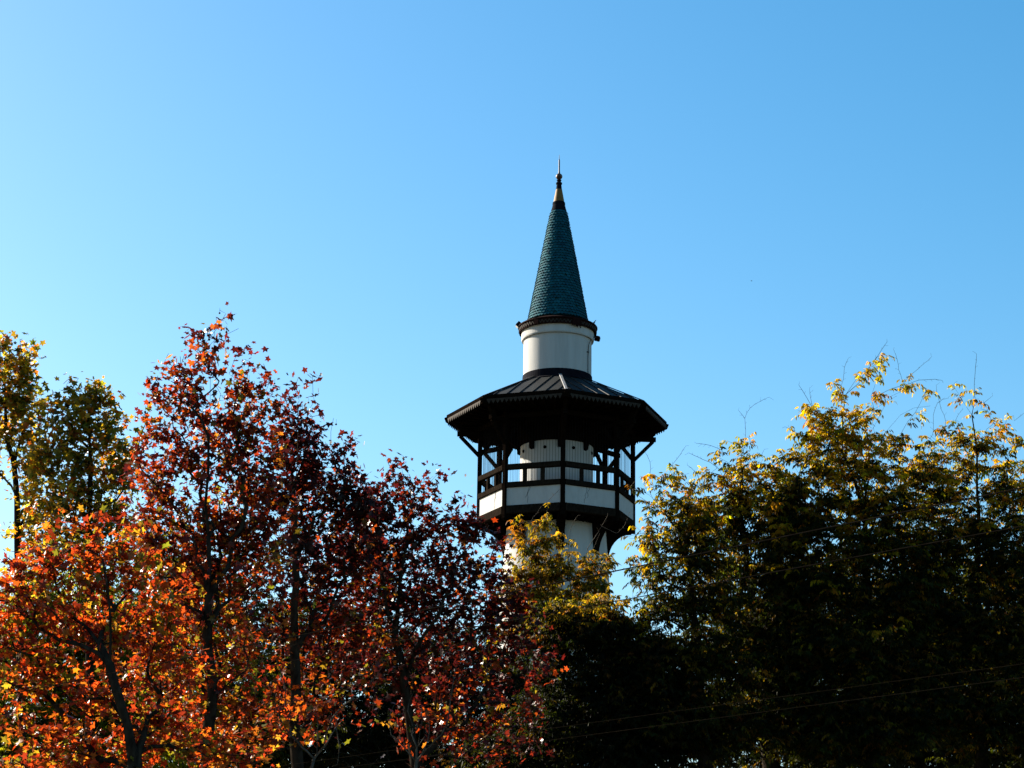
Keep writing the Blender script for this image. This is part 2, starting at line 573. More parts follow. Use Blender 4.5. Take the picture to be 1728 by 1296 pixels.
# cable down the drum
bm = bmesh.new()
rr = rp(57.6, 610) + 0.015
add_tube(bm, [pt(66, rr + 0.06, Z(578)), pt(62, rr, Z(590)), pt(60, rr, Z(612)), pt(60.5, rr, Z(632)), pt(62, rr, Z(648))], 0.012, 5)
add_tube(bm, [pt(57, rr, Z(602)), pt(60, rr + 0.01, Z(602)), pt(63, rr, Z(601))], 0.02, 5)
obj('lightning_cable', bm, M['mesh'], tower)
# eaves ring of the cone with its zigzag valance
RR = rp(65.0, 557)
bm = bmesh.new()
add_lathe(bm, [(rp(48, 553), Z(546)), (RR + 0.03, Z(553.0)), (RR + 0.05, Z(554)), (RR + 0.05, Z(555.3)), (RR, Z(555.6)), (RR, Z(564)), (RR - 0.04, Z(564)), (RR - 0.04, Z(557)), (rp(48, 553), Z(557))], 72, closed=True)
er = obj('eaves_ring', bm, M['redboard'], tower)
nt_ = 66
bm = bmesh.new()
for i in range(nt_):
    t = 360 / nt_ * i
    if 21 < t < 33 or 258 < t < 264:
        if len(bm.verts):
            obj('valance', bm, M['tooth'], er)
            bm = bmesh.new()
        continue
    h = 360 / nt_ / 2
    zz0, zz1 = Z(562.7), Z(557.2)
    for (ta, tb, za, zb) in ((t - h, t, zz1, zz0), (t, t + h, zz0, zz1)):
        pa, pb = pt(ta, RR + 0.012, za), pt(tb, RR + 0.012, zb)
        add_bar(bm, pa, pb, 0.02, 0.034, up=dirv(t).cross((pb - pa).normalized()))
obj('valance', bm, M['tooth'], er)
for (t, ln, w) in ((24, 0.3, 0.22), (28, 0.2, 0.3), (31, 0.34, 0.14), (-34, 0.12, 0.2)):
    bm = bmesh.new()
    c = pt(t, RR + 0.03, Z(562))
    s = dirv(t).cross(Vector((0, 0, 1)))
    add_plate(bm, [c - s * w / 2 + Vector((0, 0, 0.2)), c + s * w / 2 + Vector((0, 0, 0.22)), c + s * w * 0.45 - Vector((0, 0, ln * 0.4)), c - s * w * 0.1 - Vector((0, 0, ln * 0.25)), c - s * w * 0.5 - Vector((0, 0, ln * 0.55))], dirv(t) * 0.03)
    obj('loose_board', bm, M['redboard'], er)

# cone covered in fish-scale tiles
rb, zb_, rt_, zt_ = rp(50.0, 542), Z(545), rp(12.6, 357), Z(357)
bm = bmesh.new()
add_lathe(bm, [(rb - 0.03, zb_), (rt_ - 0.02, zt_)], 48)
rows = 40
rg = random.Random(5)
for i in range(rows):
    f0 = i / rows
    zl = zb_ + (zt_ - zb_) * f0
    zu = zb_ + (zt_ - zb_) * min(1.0, (i + 1.5) / rows)
    rl = rb + (rt_ - rb) * f0
    ru = rb + (rt_ - rb) * min(1.0, (i + 1.5) / rows)
    n = max(14, round(2 * math.pi * rl / 0.13))
    off = 0.5 * (i % 2)
    for k in range(n):
        if rg.random() < 0.012: continue
        t = 360 * (k + off) / n
        h = 360 / n / 2 * 0.97
        lift = 0.045 + rg.uniform(0, 0.015)
        dz = rg.uniform(-0.006, 0.006)
        zmid = zl + (zu - zl) * 0.28
        rm = rl + (ru - rl) * 0.28
        v = [pt(t - h, ru + 0.002, zu), pt(t - h, rm + lift * 0.8, zmid + dz), pt(t - h * 0.6, rl + lift * 1.02, zl + (zmid - zl) * 0.30 + dz), pt(t, rl + lift * 1.05, zl + dz),
             pt(t + h * 0.6, rl + lift * 1.02, zl + (zmid - zl) * 0.30 + dz), pt(t + h, rm + lift * 0.8, zmid + dz), pt(t + h, ru + 0.002, zu)]
        vs = [bm.verts.new(p) for p in v]
        bm.faces.new(vs)
        inn = [bm.verts.new(Vector((p.x * 0.955, p.y * 0.955, p.z))) for p in v[1:6]]
        for q in range(4):
            bm.faces.new([vs[1 + q], vs[2 + q], inn[q + 1], inn[q]])
obj('cone_roof', bm, M['tile'], tower)
bm = bmesh.new()
add_lathe(bm, [(rp(13.6, 357), Z(358)), (rp(13.0, 355), Z(355.5)), (rp(12.0, 352), Z(352.5)), (rp(10.6, 346), Z(347)), (rp(10.8, 345), Z(345.5)), (rp(10.6, 342), Z(342.5)), (rp(9.2, 342), Z(341.2)), (0, Z(341))], 40)
obj('cone_cap', bm, M['navy'], tower, False)
bm = bmesh.new()
add_lathe(bm, [(rp(9.4, 341), Z(341.6)), (rp(9.2, 340), Z(340.6)), (rp(5.2, 320), Z(320)), (0, Z(320))], 40)
obj('gold_band', bm, M['gold'], tower, False)
bm = bmesh.new()
def rz(l): return [(rp(a, b), Z(b)) for a, b in l]
add_lathe(bm, rz([(5.1, 320.2), (4.0, 311.5), (5.2, 310.8), (5.2, 308.8), (3.6, 308), (3.2, 305.5), (4.2, 304.5), (3.4, 303.4)]), 28)
obj('finial_neck', bm, M['navy'], tower)
bm = bmesh.new()
ball = [(max(0.6, 5.6 * math.sin(a)), 298 + 5.0 * math.cos(a)) for a in [x * math.pi / 12 for x in range(1, 12)]]
add_lathe(bm, rz([(3.0, 303.6)] + ball + [(1.6, 292.2)]), 28)
obj('finial_ball', bm, M['copper'], tower, True)
bm = bmesh.new()
add_lathe(bm, rz([(1.9, 293), (1.3, 288), (1.2, 270), (0.5, 268.5), (0.35, 261.5)]) + [(0, Z(261))], 14)
obj('finial_spike', bm, M['steel'], tower)

# floodlights fixed to the eaves ring
def floodlight(th, py, name, dark, sub, tilt, label):
    z = Z(py)
    d = dirv(th)
    s = d.cross(Vector((0, 0, 1)))
    c = Vector((TX, TY, 0)) + pt(th, RR + 0.01, z)
    e = empty(name, c, label=label, cat='floodlight')
    dl = (d * math.cos(R(tilt)) - Vector((0, 0, 1)) * math.sin(R(tilt)))
    ul = s.cross(dl)
    bm = bmesh.new()
    vs = add_box(bm, dl * 0.06, dl, s, ul, 0.07, 0.12, 0.085)
    bmesh.ops.bevel(bm, geom=list(bm.edges), offset=0.02, segments=1, affect='EDGES')
    for q in range(-3, 4):
        add_box(bm, dl * -0.03 + s * (q * 0.04), dl, s, ul, 0.03, 0.006, 0.08)
    obj('housing', bm, dark, e)
    bm = bmesh.new()
    add_box(bm, dl * 0.134, dl, s, ul, 0.005, 0.095, 0.06)
    obj('lamp_glass', bm, sub, e)
    bm = bmesh.new()
    add_tube(bm, [s * 0.135, s * 0.135 - d * 0.1 + Vector((0, 0, -0.03)), -s * 0.135 - d * 0.1 + Vector((0, 0, -0.03)), -s * 0.135], 0.014, 6)
    obj('bracket', bm, M['steel'], e)
    return e
floodlight(-86, 549.5, 'floodlight', M['navy'], M['lampwhite'], 50, 'small black floodlight with pale glass on the left edge of the cone eaves')
floodlight(84, 572, 'floodlight', M['redboard'], M['navy'], 15, 'small rust brown floodlight hanging at the right side of the white drum collar')

# perched bird
def small_bird(name, loc, fwd, size, label, flying=False):
    e = empty(name, loc, label=label, cat='bird')
    fwd = fwd.normalized()
    s = fwd.cross(Vector((0, 0, 1))).normalized()
    up = s.cross(fwd)
    bm = bmesh.new()
    spine = [(-0.75, 0.02, 0.03), (-0.45, 0.06, 0.08), (-0.2, 0.16, 0.17), (0.08, 0.24, 0.21), (0.3, 0.36, 0.17), (0.43, 0.50, 0.115), (0.52, 0.60, 0.125), (0.62, 0.61, 0.09), (0.68, 0.60, 0.03)]
    if flying:
        spine = [(-0.75, 0, 0.06), (-0.45, 0.0, 0.09), (-0.2, 0.0, 0.15), (0.05, 0.0, 0.17), (0.3, 0.03, 0.13), (0.45, 0.06, 0.09), (0.55, 0.08, 0.1), (0.66, 0.08, 0.06), (0.72, 0.07, 0.02)]
    n = 12
    prev = None
    for x, y, r in spine:
        ring = [bm.verts.new((fwd * x + up * (y + r * math.sin(2 * math.pi * k / n)) + s * (r * math.cos(2 * math.pi * k / n))) * size) for k in range(n)]
        if prev:
            for k in range(n): bm.faces.new([prev[k], prev[(k + 1) % n], ring[(k + 1) % n], ring[k]])
        else: bm.faces.new(ring)
        prev = ring
    bm.faces.new(prev)
    # tail fan
    add_plate(bm, [(fwd * -0.6 + s * 0.05 + up * 0.03) * size, (fwd * -1.15 + s * 0.14 - up * 0.05) * size, (fwd * -1.15 - s * 0.14 - up * 0.05) * size, (fwd * -0.6 - s * 0.05 + up * 0.03) * size], up * 0.03 * size)
    body = obj('body', bm, M['feather'], e, True)
    bm = bmesh.new()
    add_tube(bm, [(fwd * 0.62 + up * (0.6 if not flying else 0.07)) * size, (fwd * 0.88 + up * (0.62 if not flying else 0.05)) * size], [0.035 * size, 0.006 * size], 6)
    obj('beak', bm, M['navy'], e)
    for sg in (1, -1):
        bm = bmesh.new()
        if flying:
            w = [(0.25, 0.1, 0.05), (0.32, 0.55, 0.28), (0.18, 1.15, 0.22), (-0.05, 1.5, 0.06), (-0.12, 1.1, 0.14), (-0.18, 0.5, 0.2), (-0.2, 0.1, 0.02)]
        else:
            w = [(0.25, 0.2, 0.28), (0.1, 0.24, 0.36), (-0.3, 0.2, 0.24), (-0.85, 0.08, 0.03), (-0.5, 0.17, 0.06), (0.0, 0.22, 0.1)]
        add_plate(bm, [(fwd * a + s * (b * sg) + up * c) * size for a, b, c in w], up * 0.025 * size if flying else s * 0.03 * size)
        obj('wing', bm, M['feather'], e)
    if not flying:
        for sg in (1, -1):
            bm = bmesh.new()
            add_tube(bm, [(fwd * 0.02 + s * 0.07 * sg + up * 0.06) * size, (fwd * 0.0 + s * 0.07 * sg - up * 0.16) * size, (fwd * 0.1 + s * 0.07 * sg - up * 0.17) * size], 0.022 * size, 5)
            obj('leg', bm, M['feather'], e)
    return e
small_bird('perched_bird', Vector((TX, TY, 0)) + pt(72, RR - 0.02, Z(553) + 0.055), Vector((0.9, -0.2, 0.35)), 0.15, 'small dark bird perched on the right edge of the cone eaves')
small_bird('flying_bird', P(1268, 474, 190), Vector((-1, 0.3, 0)), 0.11, 'tiny dark bird flying alone in the blue sky right of the tower', True)

# ------------------------------------------------------------------ OVERHEAD WIRES and the poles outside the frame
def wire_pts(ctrl, off=0.0):
    """ctrl [(px, py)]: a least-squares parabola through them, 1/depth linear in px"""
    xs = np.array([c[0] for c in ctrl], float)
    ys = np.array([c[1] for c in ctrl], float)
    co = np.polyfit(xs, ys, 2)
    pts = []
    for px in np.linspace(-260, 2010, 60):
        inv = (1 / 35.0) + (px - 0) / 1728.0 * (1 / 19.0 - 1 / 35.0)
        pts.append(P(px, np.polyval(co, px), 1 / inv))
    return pts
WG = 'overhead cables crossing the photo'
wires = [
    ([(0, 1175), (400, 1091), (800, 1014), (1060, 960), (1400, 888), (1728, 823)], 0.0068, 'wire', 'thick black overhead cable, highest of the four crossing the trees'),
    ([(0, 1206), (400, 1133), (800, 1060), (1200, 983), (1728, 888)], 0.005, 'wire', 'thick dark overhead cable, second from the top across the trees'),
    ([(450, 1296), (800, 1247), (1200, 1192), (1728, 1120)], 0.0022, 'palewire', 'thin pale overhead cable, third from the top, over the dark lower foliage'),
    ([(560, 1298), (800, 1266), (1200, 1213), (1728, 1143)], 0.0024, 'palewire', 'thin pale overhead cable, lowest of the four, over the dark lower foliage')]
ends = []
for ctrl, r, m, lab in wires:
    pts = wire_pts(ctrl)
    bm = bmesh.new()
    add_tube(bm, pts, r, 6)
    tag(obj('overhead_wire', bm, M[m]), lab, 'cable', WG)
    ends.append((pts[0], pts[-1]))
for side, lab in ((0, 'grey concrete utility pole beyond the left edge of the view'), (1, 'grey concrete utility pole beyond the right edge of the view')):
    e = [w[side] for w in ends]
    c = sum((Vector((p.x, p.y, 0)) for p in e), Vector()) / 4
    c += (e[0] - wire_pts(wires[0][0])[1 if side == 0 else -2]).normalized().cross(Vector((0, 0, 1))) * 0.25
    c.z = 0
    zt0 = max(p.z for p in e) + 0.6
    pole = empty('utility_pole', c, label=lab, cat='utility pole')
    bm = bmesh.new()
    add_lathe(bm, [(0.16, -0.3), (0.15, 1), (0.10, zt0), (0, zt0 + 0.02)], 16)
    obj('shaft', bm, M['concrete'], pole, True)
    for p in e:
        q = p - c
        bm = bmesh.new()
        add_tube(bm, [Vector((0, 0, q.z - 0.05)), Vector((q.x, q.y, q.z - 0.05))], 0.03, 8)
        obj('arm', bm, M['steel'], pole)
        bm = bmesh.new()
        add_lathe(bm, [(0.02, q.z - 0.08), (0.05, q.z - 0.06), (0.03, q.z - 0.03), (0.05, q.z - 0.01), (0.03, q.z + 0.015), (0, q.z + 0.02)], 12, cx=q.x, cy=q.y)
        obj('insulator', bm, M['porcelain'], pole)

# ------------------------------------------------------------------ TREES
def rot_mats(zdir, xdir):
    """matrices (N,3,3) whose columns are x, y, z axes; z given, y as near as can be to xdir's cross"""
    z = zdir / np.linalg.norm(zdir, axis=1, keepdims=True)
    x = xdir - z * np.sum(xdir * z, axis=1, keepdims=True)
    x /= np.linalg.norm(x, axis=1, keepdims=True) + 1e-9
    y = np.cross(z, x)
    return np.stack([x, y, z], axis=2)

def plane_leaf_template():
    o = [(90, 1.0), (70, .60), (62, .58), (38, .95), (14, .46), (2, .50), (-24, .66), (-60, .30), (-90, .10), (-120, .30), (-156, .66), (-182, .50), (-194, .46), (-218, .95), (-242, .58), (-250, .60)]
    v = [(0, 0.12, -0.05)]
    for a, r in o:
        x, y = r * math.cos(R(a)), r * math.sin(R(a))
        v.append((x, y, 0.10 * abs(x) - 0.18 * max(0, r - 0.6)))
    n = len(o)
    f = [(0, 1 + i, 1 + (i + 1) % n) for i in range(n)]
    return np.array(v), np.array(f)
PLV, PLF = plane_leaf_template()

def leaf_mesh_plane(name, pos, size, tint, rng, parent, mat):
    n = len(pos)
    zd = rng.normal(size=(n, 3)) * 0.75 + np.array([0, 0, 0.75])       # blade mostly faces up
    yd = rng.normal(size=(n, 3)) * 0.8 + np.array([0, 0, -0.75])       # tip droops
    z = zd / np.linalg.norm(zd, axis=1, keepdims=True)
    y = yd - z * np.sum(yd * z, axis=1, keepdims=True)
    y /= np.linalg.norm(y, axis=1, keepdims=True) + 1e-9
    x = np.cross(y, z)
    M3 = np.stack([x, y, z], axis=2)
    tv = np.repeat(PLV[None], n, 0).copy()
    tv[:, :, 2] *= rng.uniform(-1.0, 3.6, (n, 1))
    tv[:, :, 0] *= rng.uniform(0.8, 1.1, (n, 1))
    v = np.einsum('nij,nkj->nki', M3, tv) * (size[:, None, None] * 0.5) + pos[:, None, :]
    k = len(PLV)
    f = (PLF[None] + (np.arange(n) * k)[:, None, None]).reshape(-1, 3)
    t = np.repeat(tint[:, None, :], k, 1).reshape(-1, 3)
    return mesh_np(name, v.reshape(-1, 3), f, mat, parent, t)

LV = np.array([(0, 0, 0), (0.16, 0.32, 0.03), (0.13, 0.68, 0.0), (0, 1.0, -0.06), (-0.13, 0.68, 0.0), (-0.16, 0.32, 0.03)])
LF4 = np.array([(0, 1, 2, 3), (0, 3, 4, 5)])
def leaf_mesh_pinnate(name, base, outd, tint, rng, parent, mat, nl=9, rach=0.30, ll=0.10, droop=0.4):
    """compound leaves: each has nl leaflets hanging from a drooping rachis"""
    n = len(base)
    outd = outd / (np.linalg.norm(outd, axis=1, keepdims=True) + 1e-9)
    L = rach * rng.uniform(0.65, 1.2, n)
    s = np.cross(outd, np.array([0, 0, 1.0]))
    s /= np.linalg.norm(s, axis=1, keepdims=True) + 1e-6
    P_, Y_, T_, S_ = [], [], [], []
    for i in range(nl):
        f = 0.2 + 0.8 * (i // 2) / ((nl - 1) / 2)
        sd = 0 if i == nl - 1 else (1 if i % 2 else -1)
        p = base + outd * (L * f)[:, None] + np.array([0, 0, -1.0]) * (L * droop * f * f * 0.8)[:, None]
        y = outd * 0.45 + s * (sd * 0.7) + np.array([0, 0, -0.95]) + rng.normal(size=(n, 3)) * 0.28
        P_.append(p); Y_.append(y); T_.append(tint * rng.uniform(0.8, 1.2, (n, 1))); S_.append(ll * rng.uniform(0.75, 1.2, n) * (0.75 + 0.35 * f))
    pos = np.concatenate(P_); yd = np.concatenate(Y_); t = np.concatenate(T_); sz = np.concatenate(S_)
    m = len(pos)
    y = yd / np.linalg.norm(yd, axis=1, keepdims=True)
    zr_ = rng.normal(size=(m, 3)) + np.array([0, 0, 0.7])
    x = np.cross(y, zr_)
    x /= np.linalg.norm(x, axis=1, keepdims=True) + 1e-9
    z = np.cross(x, y)
    M3 = np.stack([x, y, z], axis=2)
    tv = np.repeat(LV[None], m, 0).copy()
    v = np.einsum('nij,nkj->nki', M3, tv) * sz[:, None, None] + pos[:, None, :]
    k = len(LV)
    fc = (LF4[None] + (np.arange(m) * k)[:, None, None]).reshape(-1, 4)
    tt = np.repeat(t[:, None, :], k, 1).reshape(-1, 3)
    return mesh_np(name, v.reshape(-1, 3), fc, mat, parent, tt)

class Skeleton:
    def __init__(self, trunk, bf=0.32):
        self.p = np.zeros((60000, 3)); self.par = np.full(60000, -1); self.len = np.zeros(60000); self.bare = np.zeros(60000, bool)
        self.n = 0; self.bf = bf
        prev = -1
        for q in trunk: prev = self.add(q, prev)
        self.trunk_n = self.n
    def add(self, q, par):
        i = self.n
        self.p[i] = q; self.par[i] = par
        if par >= 0: self.len[i] = self.len[par] + np.linalg.norm(self.p[i] - self.p[par])
        self.n += 1
        return i
    def attach(self, q, rng, step=0.35, first=0, wob=0.06):
        P0 = self.p[first:self.n]
        d = np.linalg.norm(P0 - q, axis=1)
        below = np.maximum(0, P0[:, 2] - q[2])               # prefer to grow upward and outward
        c = d + self.bf * self.len[first:self.n] + 0.7 * below
        i = int(np.argmin(c)) + first
        return self.path(i, q, rng, step, wob)
    def path(self, i, q, rng, step=0.35, wob=0.06):
        a = self.p[i].copy()
        L = np.linalg.norm(q - a)
        m = max(1, int(round(L / step)))
        if self.n + m >= 59990: return i
        cur = i
        # leave in the parent's direction first, then bend to the goal
        if self.par[i] >= 0:
            pd = self.p[i] - self.p[self.par[i]]
            pd /= np.linalg.norm(pd) + 1e-9
        else: pd = np.array([0, 0, 1.0])
        ctrl = a + pd * L * 0.22 + (q - a) * 0.3
        for k in range(1, m + 1):
            f = k / m
            b = a * (1 - f) ** 2 + ctrl * 2 * f * (1 - f) + q * f * f
            if k < m: b = b + rng.normal(size=3) * wob * min(1.0, L) * 0.5
            cur = self.add(b, cur)
        return cur
    def radii(self, tip=0.004, ex=2.3, base=None):
        n = self.n
        s = np.zeros(n)
        ch = np.zeros(n, int)
        for i in range(n):
            if self.par[i] >= 0: ch[self.par[i]] += 1
        for i in range(n - 1, -1, -1):
            if ch[i] == 0: s[i] = tip ** ex
            if self.par[i] >= 0: s[self.par[i]] += s[i]
        r = s ** (1 / ex)
        if base:
            r = tip + (r - tip) * (base - tip) / max(1e-6, r[0] - tip)
        self.ch = ch
        return r
    def tubes(self, r, idx_ok):
        """continuous tubes: every chain follows its thickest child"""
        n = self.n
        best = np.full(n, -1)
        for i in range(n):
            p = self.par[i]
            if p >= 0 and (best[p] < 0 or r[i] > r[best[p]]): best[p] = i
        V, Fq = [], []
        cnt = 0
        for i in range(n):
            p = self.par[i]
            if p >= 0 and best[p] == i: continue
            chain = ([p] if p >= 0 else []) + [i]
            j = i
            while best[j] >= 0:
                j = best[j]; chain.append(j)
            rr = r[chain].copy()
            if p >= 0: rr[0] = min(rr[0], rr[1] * 1.3)
            keep = [c for c in range(len(chain))]
            if not idx_ok(rr[min(1, len(rr) - 1)]): continue
            if len(chain) < 2: continue
            ns = 8 if rr.max() > 0.05 else (5 if rr.max() > 0.012 else 3)
            pp = self.p[chain]
            d = np.gradient(pp, axis=0)
            d /= np.linalg.norm(d, axis=1, keepdims=True) + 1e-9
            s = np.cross(d, np.array([0.31, 0.87, 0.38]))
            s /= np.linalg.norm(s, axis=1, keepdims=True) + 1e-9
            u = np.cross(s, d)
            an = np.arange(ns) * 2 * math.pi / ns
            ring = pp[:, None, :] + (s[:, None, :] * np.cos(an)[None, :, None] + u[:, None, :] * np.sin(an)[None, :, None]) * rr[:, None, None]
            V.append(ring.reshape(-1, 3))
            m = len(chain)
            for c in range(m - 1):
                for k in range(ns):
                    a = cnt + c * ns + k; b = cnt + c * ns + (k + 1) % ns
                    Fq.append((a, b, b + ns, a + ns))
            cnt += m * ns
        return (np.concatenate(V), np.array(Fq)) if V else (None, None)

SEEDBALL = None
def seed_mesh():
    global SEEDBALL
    if SEEDBALL is None:
        bm = bmesh.new()
        bmesh.ops.create_icosphere(bm, subdivisions=2, radius=0.019)
        add_tube(bm, [(0, 0, 0.017), (0.004, 0.003, 0.06), (0, 0, 0.10)], 0.0025, 4)
        SEEDBALL = bpy.data.meshes.new('seed_ball')
        bm.to_mesh(SEEDBALL); bm.free()
        SEEDBALL.materials.append(M['seed'])
    return SEEDBALL

def pick(pal, w, n, rng, jit=0.22):
    w = np.array(w, float); w /= w.sum()
    c = np.array(pal)[rng.choice(len(pal), n, p=w)]
    return c * np.exp(rng.normal(size=(n, 1)) * jit) * np.exp(rng.normal(size=(n, 3)) * 0.08)

def tree(name, label, group, depth, trunk, clumps, kind, pal, seed, trunk_r=0.125, tip=0.004, bark='bark', leaves=7.0, leaf=0.2, bare=(), balls=0, cover=None, bf=0.32, rach=0.23, ll=0.102, limbs=(), dens=None, turned=None, merge=False, tone=0.5, fwd=0.0):
    """trunk [(px, py)] seen, from low to high; clumps (px, py, rx, ry, layers[, depth offset, depth radius])"""
    rng = np.random.default_rng(seed)
    mpp = depth / F
    t0 = P(trunk[0][0], trunk[0][1], depth - fwd)
    base = Vector((t0.x, t0.y, 0))
    root = empty(name, base, label=label, cat='tree', group=group)
    tr = []
    for f in np.linspace(0, 1, 8)[:-1]:
        q = base.lerp(t0, f)
        tr.append(np.array(q) + rng.normal(size=3) * 0.03 * (f > 0))
    for a, b in zip(trunk[:-1], trunk[1:]):
        A, B = P(a[0], a[1], depth - fwd), P(b[0], b[1], depth - fwd)
        m = max(1, int((B - A).length / 0.4))
        for k in range(m): tr.append(np.array(A.lerp(B, k / m)) + rng.normal(size=3) * 0.02)
    tr.append(np.array(P(trunk[-1][0], trunk[-1][1], depth - fwd)))
    sk = Skeleton(tr, bf)
    nlow = 5
    for lb in limbs:                                     # traced main limbs: [(px, py, depth offset), ...]
        prev = None
        for (x, y, dd) in lb:
            q = np.array(P(x, y, depth + dd - fwd))
            if prev is None:
                prev = int(np.argmin(np.linalg.norm(sk.p[:sk.n] - q, axis=1)))
            else: prev = sk.path(prev, q, rng, 0.4, 0.05)
    # points that the twigs grow to
    if cover is None: cover = 460.0 if kind == 'plane' else 270.0
    if dens is None: dens = 1.35 if kind == 'plane' else 1.35
    pts, cid = [], []
    for ci, c in enumerate(clumps):
        px, py, rx, ry, lay = c[:5]
        do = c[5] if len(c) > 5 else 0.0
        dr = c[6] if len(c) > 6 else 0.8 * max(rx, ry) * mpp
        n = max(2, int(math.pi * rx * ry * lay * (dens if lay > 2.9 or kind == 'plane' else 1.0) / cover * (1 if len(c) < 8 else c[7])))
        u = rng.normal(size=(n, 3)); u /= np.linalg.norm(u, axis=1, keepdims=True)
        u *= rng.uniform(0, 1, (n, 1)) ** (1 / 2.6)
        u *= 1 + 0.22 * rng.normal(size=(n, 1))
        for a in u:
            pts.append(np.array(P(px + a[0] * rx, py + a[1] * ry, depth + do + a[2] * dr)))
            cid.append(ci)
    pts = np.array(pts); cid = np.array(cid)
    c0 = np.array(tr[min(len(tr) - 1, 8)])
    order = np.argsort(np.linalg.norm(pts - c0, axis=1))
    tips = []
    for i in order:
        k = sk.attach(pts[i], rng, 0.3, nlow)
        tips.append((k, cid[i]))
    # bare twigs with short side spurs
    spurs, thin = [], []
    for tw in bare:
        prev = None
        for j, (x, y) in enumerate(tw):
            q = np.array(P(x, y, depth))
            if prev is None:
                prev = int(np.argmin(np.linalg.norm(sk.p[:sk.n] - q, axis=1)))
                st = prev
                prev = sk.path(prev, q, rng, 0.3, 0.03)
                if kind == 'pinnate' and not merge: thin += list(range(max(st + 1, 1), prev + 1)) if sk.n - 1 == prev else []
            else:
                st = prev
                prev = sk.path(prev, q, rng, 0.12, 0.03)
                for h in range(st + 1, prev + 1): spurs.append(h)
                if not merge or trunk_r > 0.04: thin += [h for h in range(sk.n) if h > st and h <= prev]
    for h in spurs:
        d = sk.p[h] - sk.p[sk.par[h]]
        d /= np.linalg.norm(d) + 1e-9
        e = np.cross(d, rng.normal(size=3)); e /= np.linalg.norm(e) + 1e-9
        sk.add(sk.p[h] + (d * 0.5 + e * 0.8) * rng.uniform(0.04, 0.12), h)
    r = sk.radii(tip, 1.85, trunk_r)
    if thin: r[thin] = np.minimum(r[thin], 0.0042)
    r[sk.n - len(spurs):sk.n] *= 0.7
    off = np.array(base)
    sk_off = sk.p[:sk.n].copy()
    sk.p[:sk.n] -= off
    thick = max(0.014, trunk_r * 0.2)
    for nm, ok in ((('trunk', lambda x: True),) if merge else (('trunk', lambda x: x >= thick), ('branches', lambda x: x < thick))):
        V, Fq = sk.tubes(r, ok)
        if V is not None: mesh_np(nm, V, Fq, M[bark], root, smooth=True)
    # leaves round the twig ends
    ti = np.array([t[0] for t in tips]); tc = np.array([t[1] for t in tips])
    reps = np.maximum(1, rng.poisson(leaves, len(ti)))
    idx = np.repeat(ti, reps); cidx = np.repeat(tc, reps)
    n = len(idx)
    # each twig shares a tone; leaves vary a little about it
    twig_t = pick(pal[0], pal[1], len(ti), rng, 0.12)
    leaf_t = pick(pal[0], pal[1], n, rng, 0.2)
    if turned:                                           # (palette, photo row below which few twigs have turned, span); on yellow tops it also paints in sunlight
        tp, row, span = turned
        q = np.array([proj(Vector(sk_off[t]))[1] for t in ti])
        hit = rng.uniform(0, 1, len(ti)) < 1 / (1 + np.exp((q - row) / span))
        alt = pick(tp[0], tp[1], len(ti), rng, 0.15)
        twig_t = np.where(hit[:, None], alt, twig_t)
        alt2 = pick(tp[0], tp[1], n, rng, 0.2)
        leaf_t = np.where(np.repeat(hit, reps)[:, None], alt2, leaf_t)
    mixf = rng.uniform(0, 1, (n, 1)) < 0.6
    tint = np.where(mixf, np.repeat(twig_t, reps, 0) * np.exp(rng.normal(size=(n, 1)) * 0.2), leaf_t)
    tint = np.clip(tint * tone * 0.86, 0.002, 0.85)
    back = sk.par[idx]
    f = rng.uniform(0, 1.3, (n, 1))
    bp = sk.p[idx] * (1 - f) + sk.p[np.maximum(back, 0)] * f
    if kind == 'plane':
        pos = bp + rng.normal(size=(n, 3)) * 0.11 + np.array([0, 0, -0.03])
        leaf_mesh_plane('crown', pos, leaf * rng.uniform(0.42, 1.25, n), tint, rng, root, M['leaf'])
    else:
        d = sk.p[idx] - sk.p[np.maximum(back, 0)]
        d /= np.linalg.norm(d, axis=1, keepdims=True) + 1e-9
        od = d + rng.normal(size=(n, 3)) * 0.8
        od[:, 2] = od[:, 2] * 0.5 + 0.1
        leaf_mesh_pinnate('crown', bp, od, tint, rng, root, M['leaflet'], 9, rach, ll)
    if balls:
        cand = [t for t, c in tips if sk_off[t][2] > 0]
        cand = sorted(cand, key=lambda t: -sk_off[t][2])[:balls * 6]
        rng.shuffle(cand)
        for t in cand[:balls]:
            o = bpy.data.objects.new('seed_ball', seed_mesh())
            COL.objects.link(o); o.parent = root
            s = rng.uniform(0.85, 1.25)
            o.scale = (s, s, s)
            o.location = Vector(sk.p[t]) + Vector((rng.uniform(-.12, .12), rng.uniform(-.12, .12), rng.uniform(-.16, .06)))
    return root

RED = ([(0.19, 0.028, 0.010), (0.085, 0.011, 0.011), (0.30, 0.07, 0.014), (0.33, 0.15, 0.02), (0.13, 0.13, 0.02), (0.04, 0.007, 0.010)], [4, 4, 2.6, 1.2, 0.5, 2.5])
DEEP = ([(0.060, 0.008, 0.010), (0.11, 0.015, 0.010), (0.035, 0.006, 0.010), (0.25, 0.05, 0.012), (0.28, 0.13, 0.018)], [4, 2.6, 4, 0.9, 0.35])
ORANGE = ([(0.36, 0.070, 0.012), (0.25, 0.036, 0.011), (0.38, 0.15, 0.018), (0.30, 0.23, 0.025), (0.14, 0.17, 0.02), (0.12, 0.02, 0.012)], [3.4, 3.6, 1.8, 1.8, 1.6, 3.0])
OLIVE = ([(0.17, 0.20, 0.016), (0.30, 0.29, 0.022), (0.46, 0.32, 0.025), (0.36, 0.13, 0.014), (0.06, 0.085, 0.014)], [3.2, 3, 2.6, 1.6, 2.0])
PLG = 'autumn plane trees on the left'
PCG = 'yellow and green trees on the right'

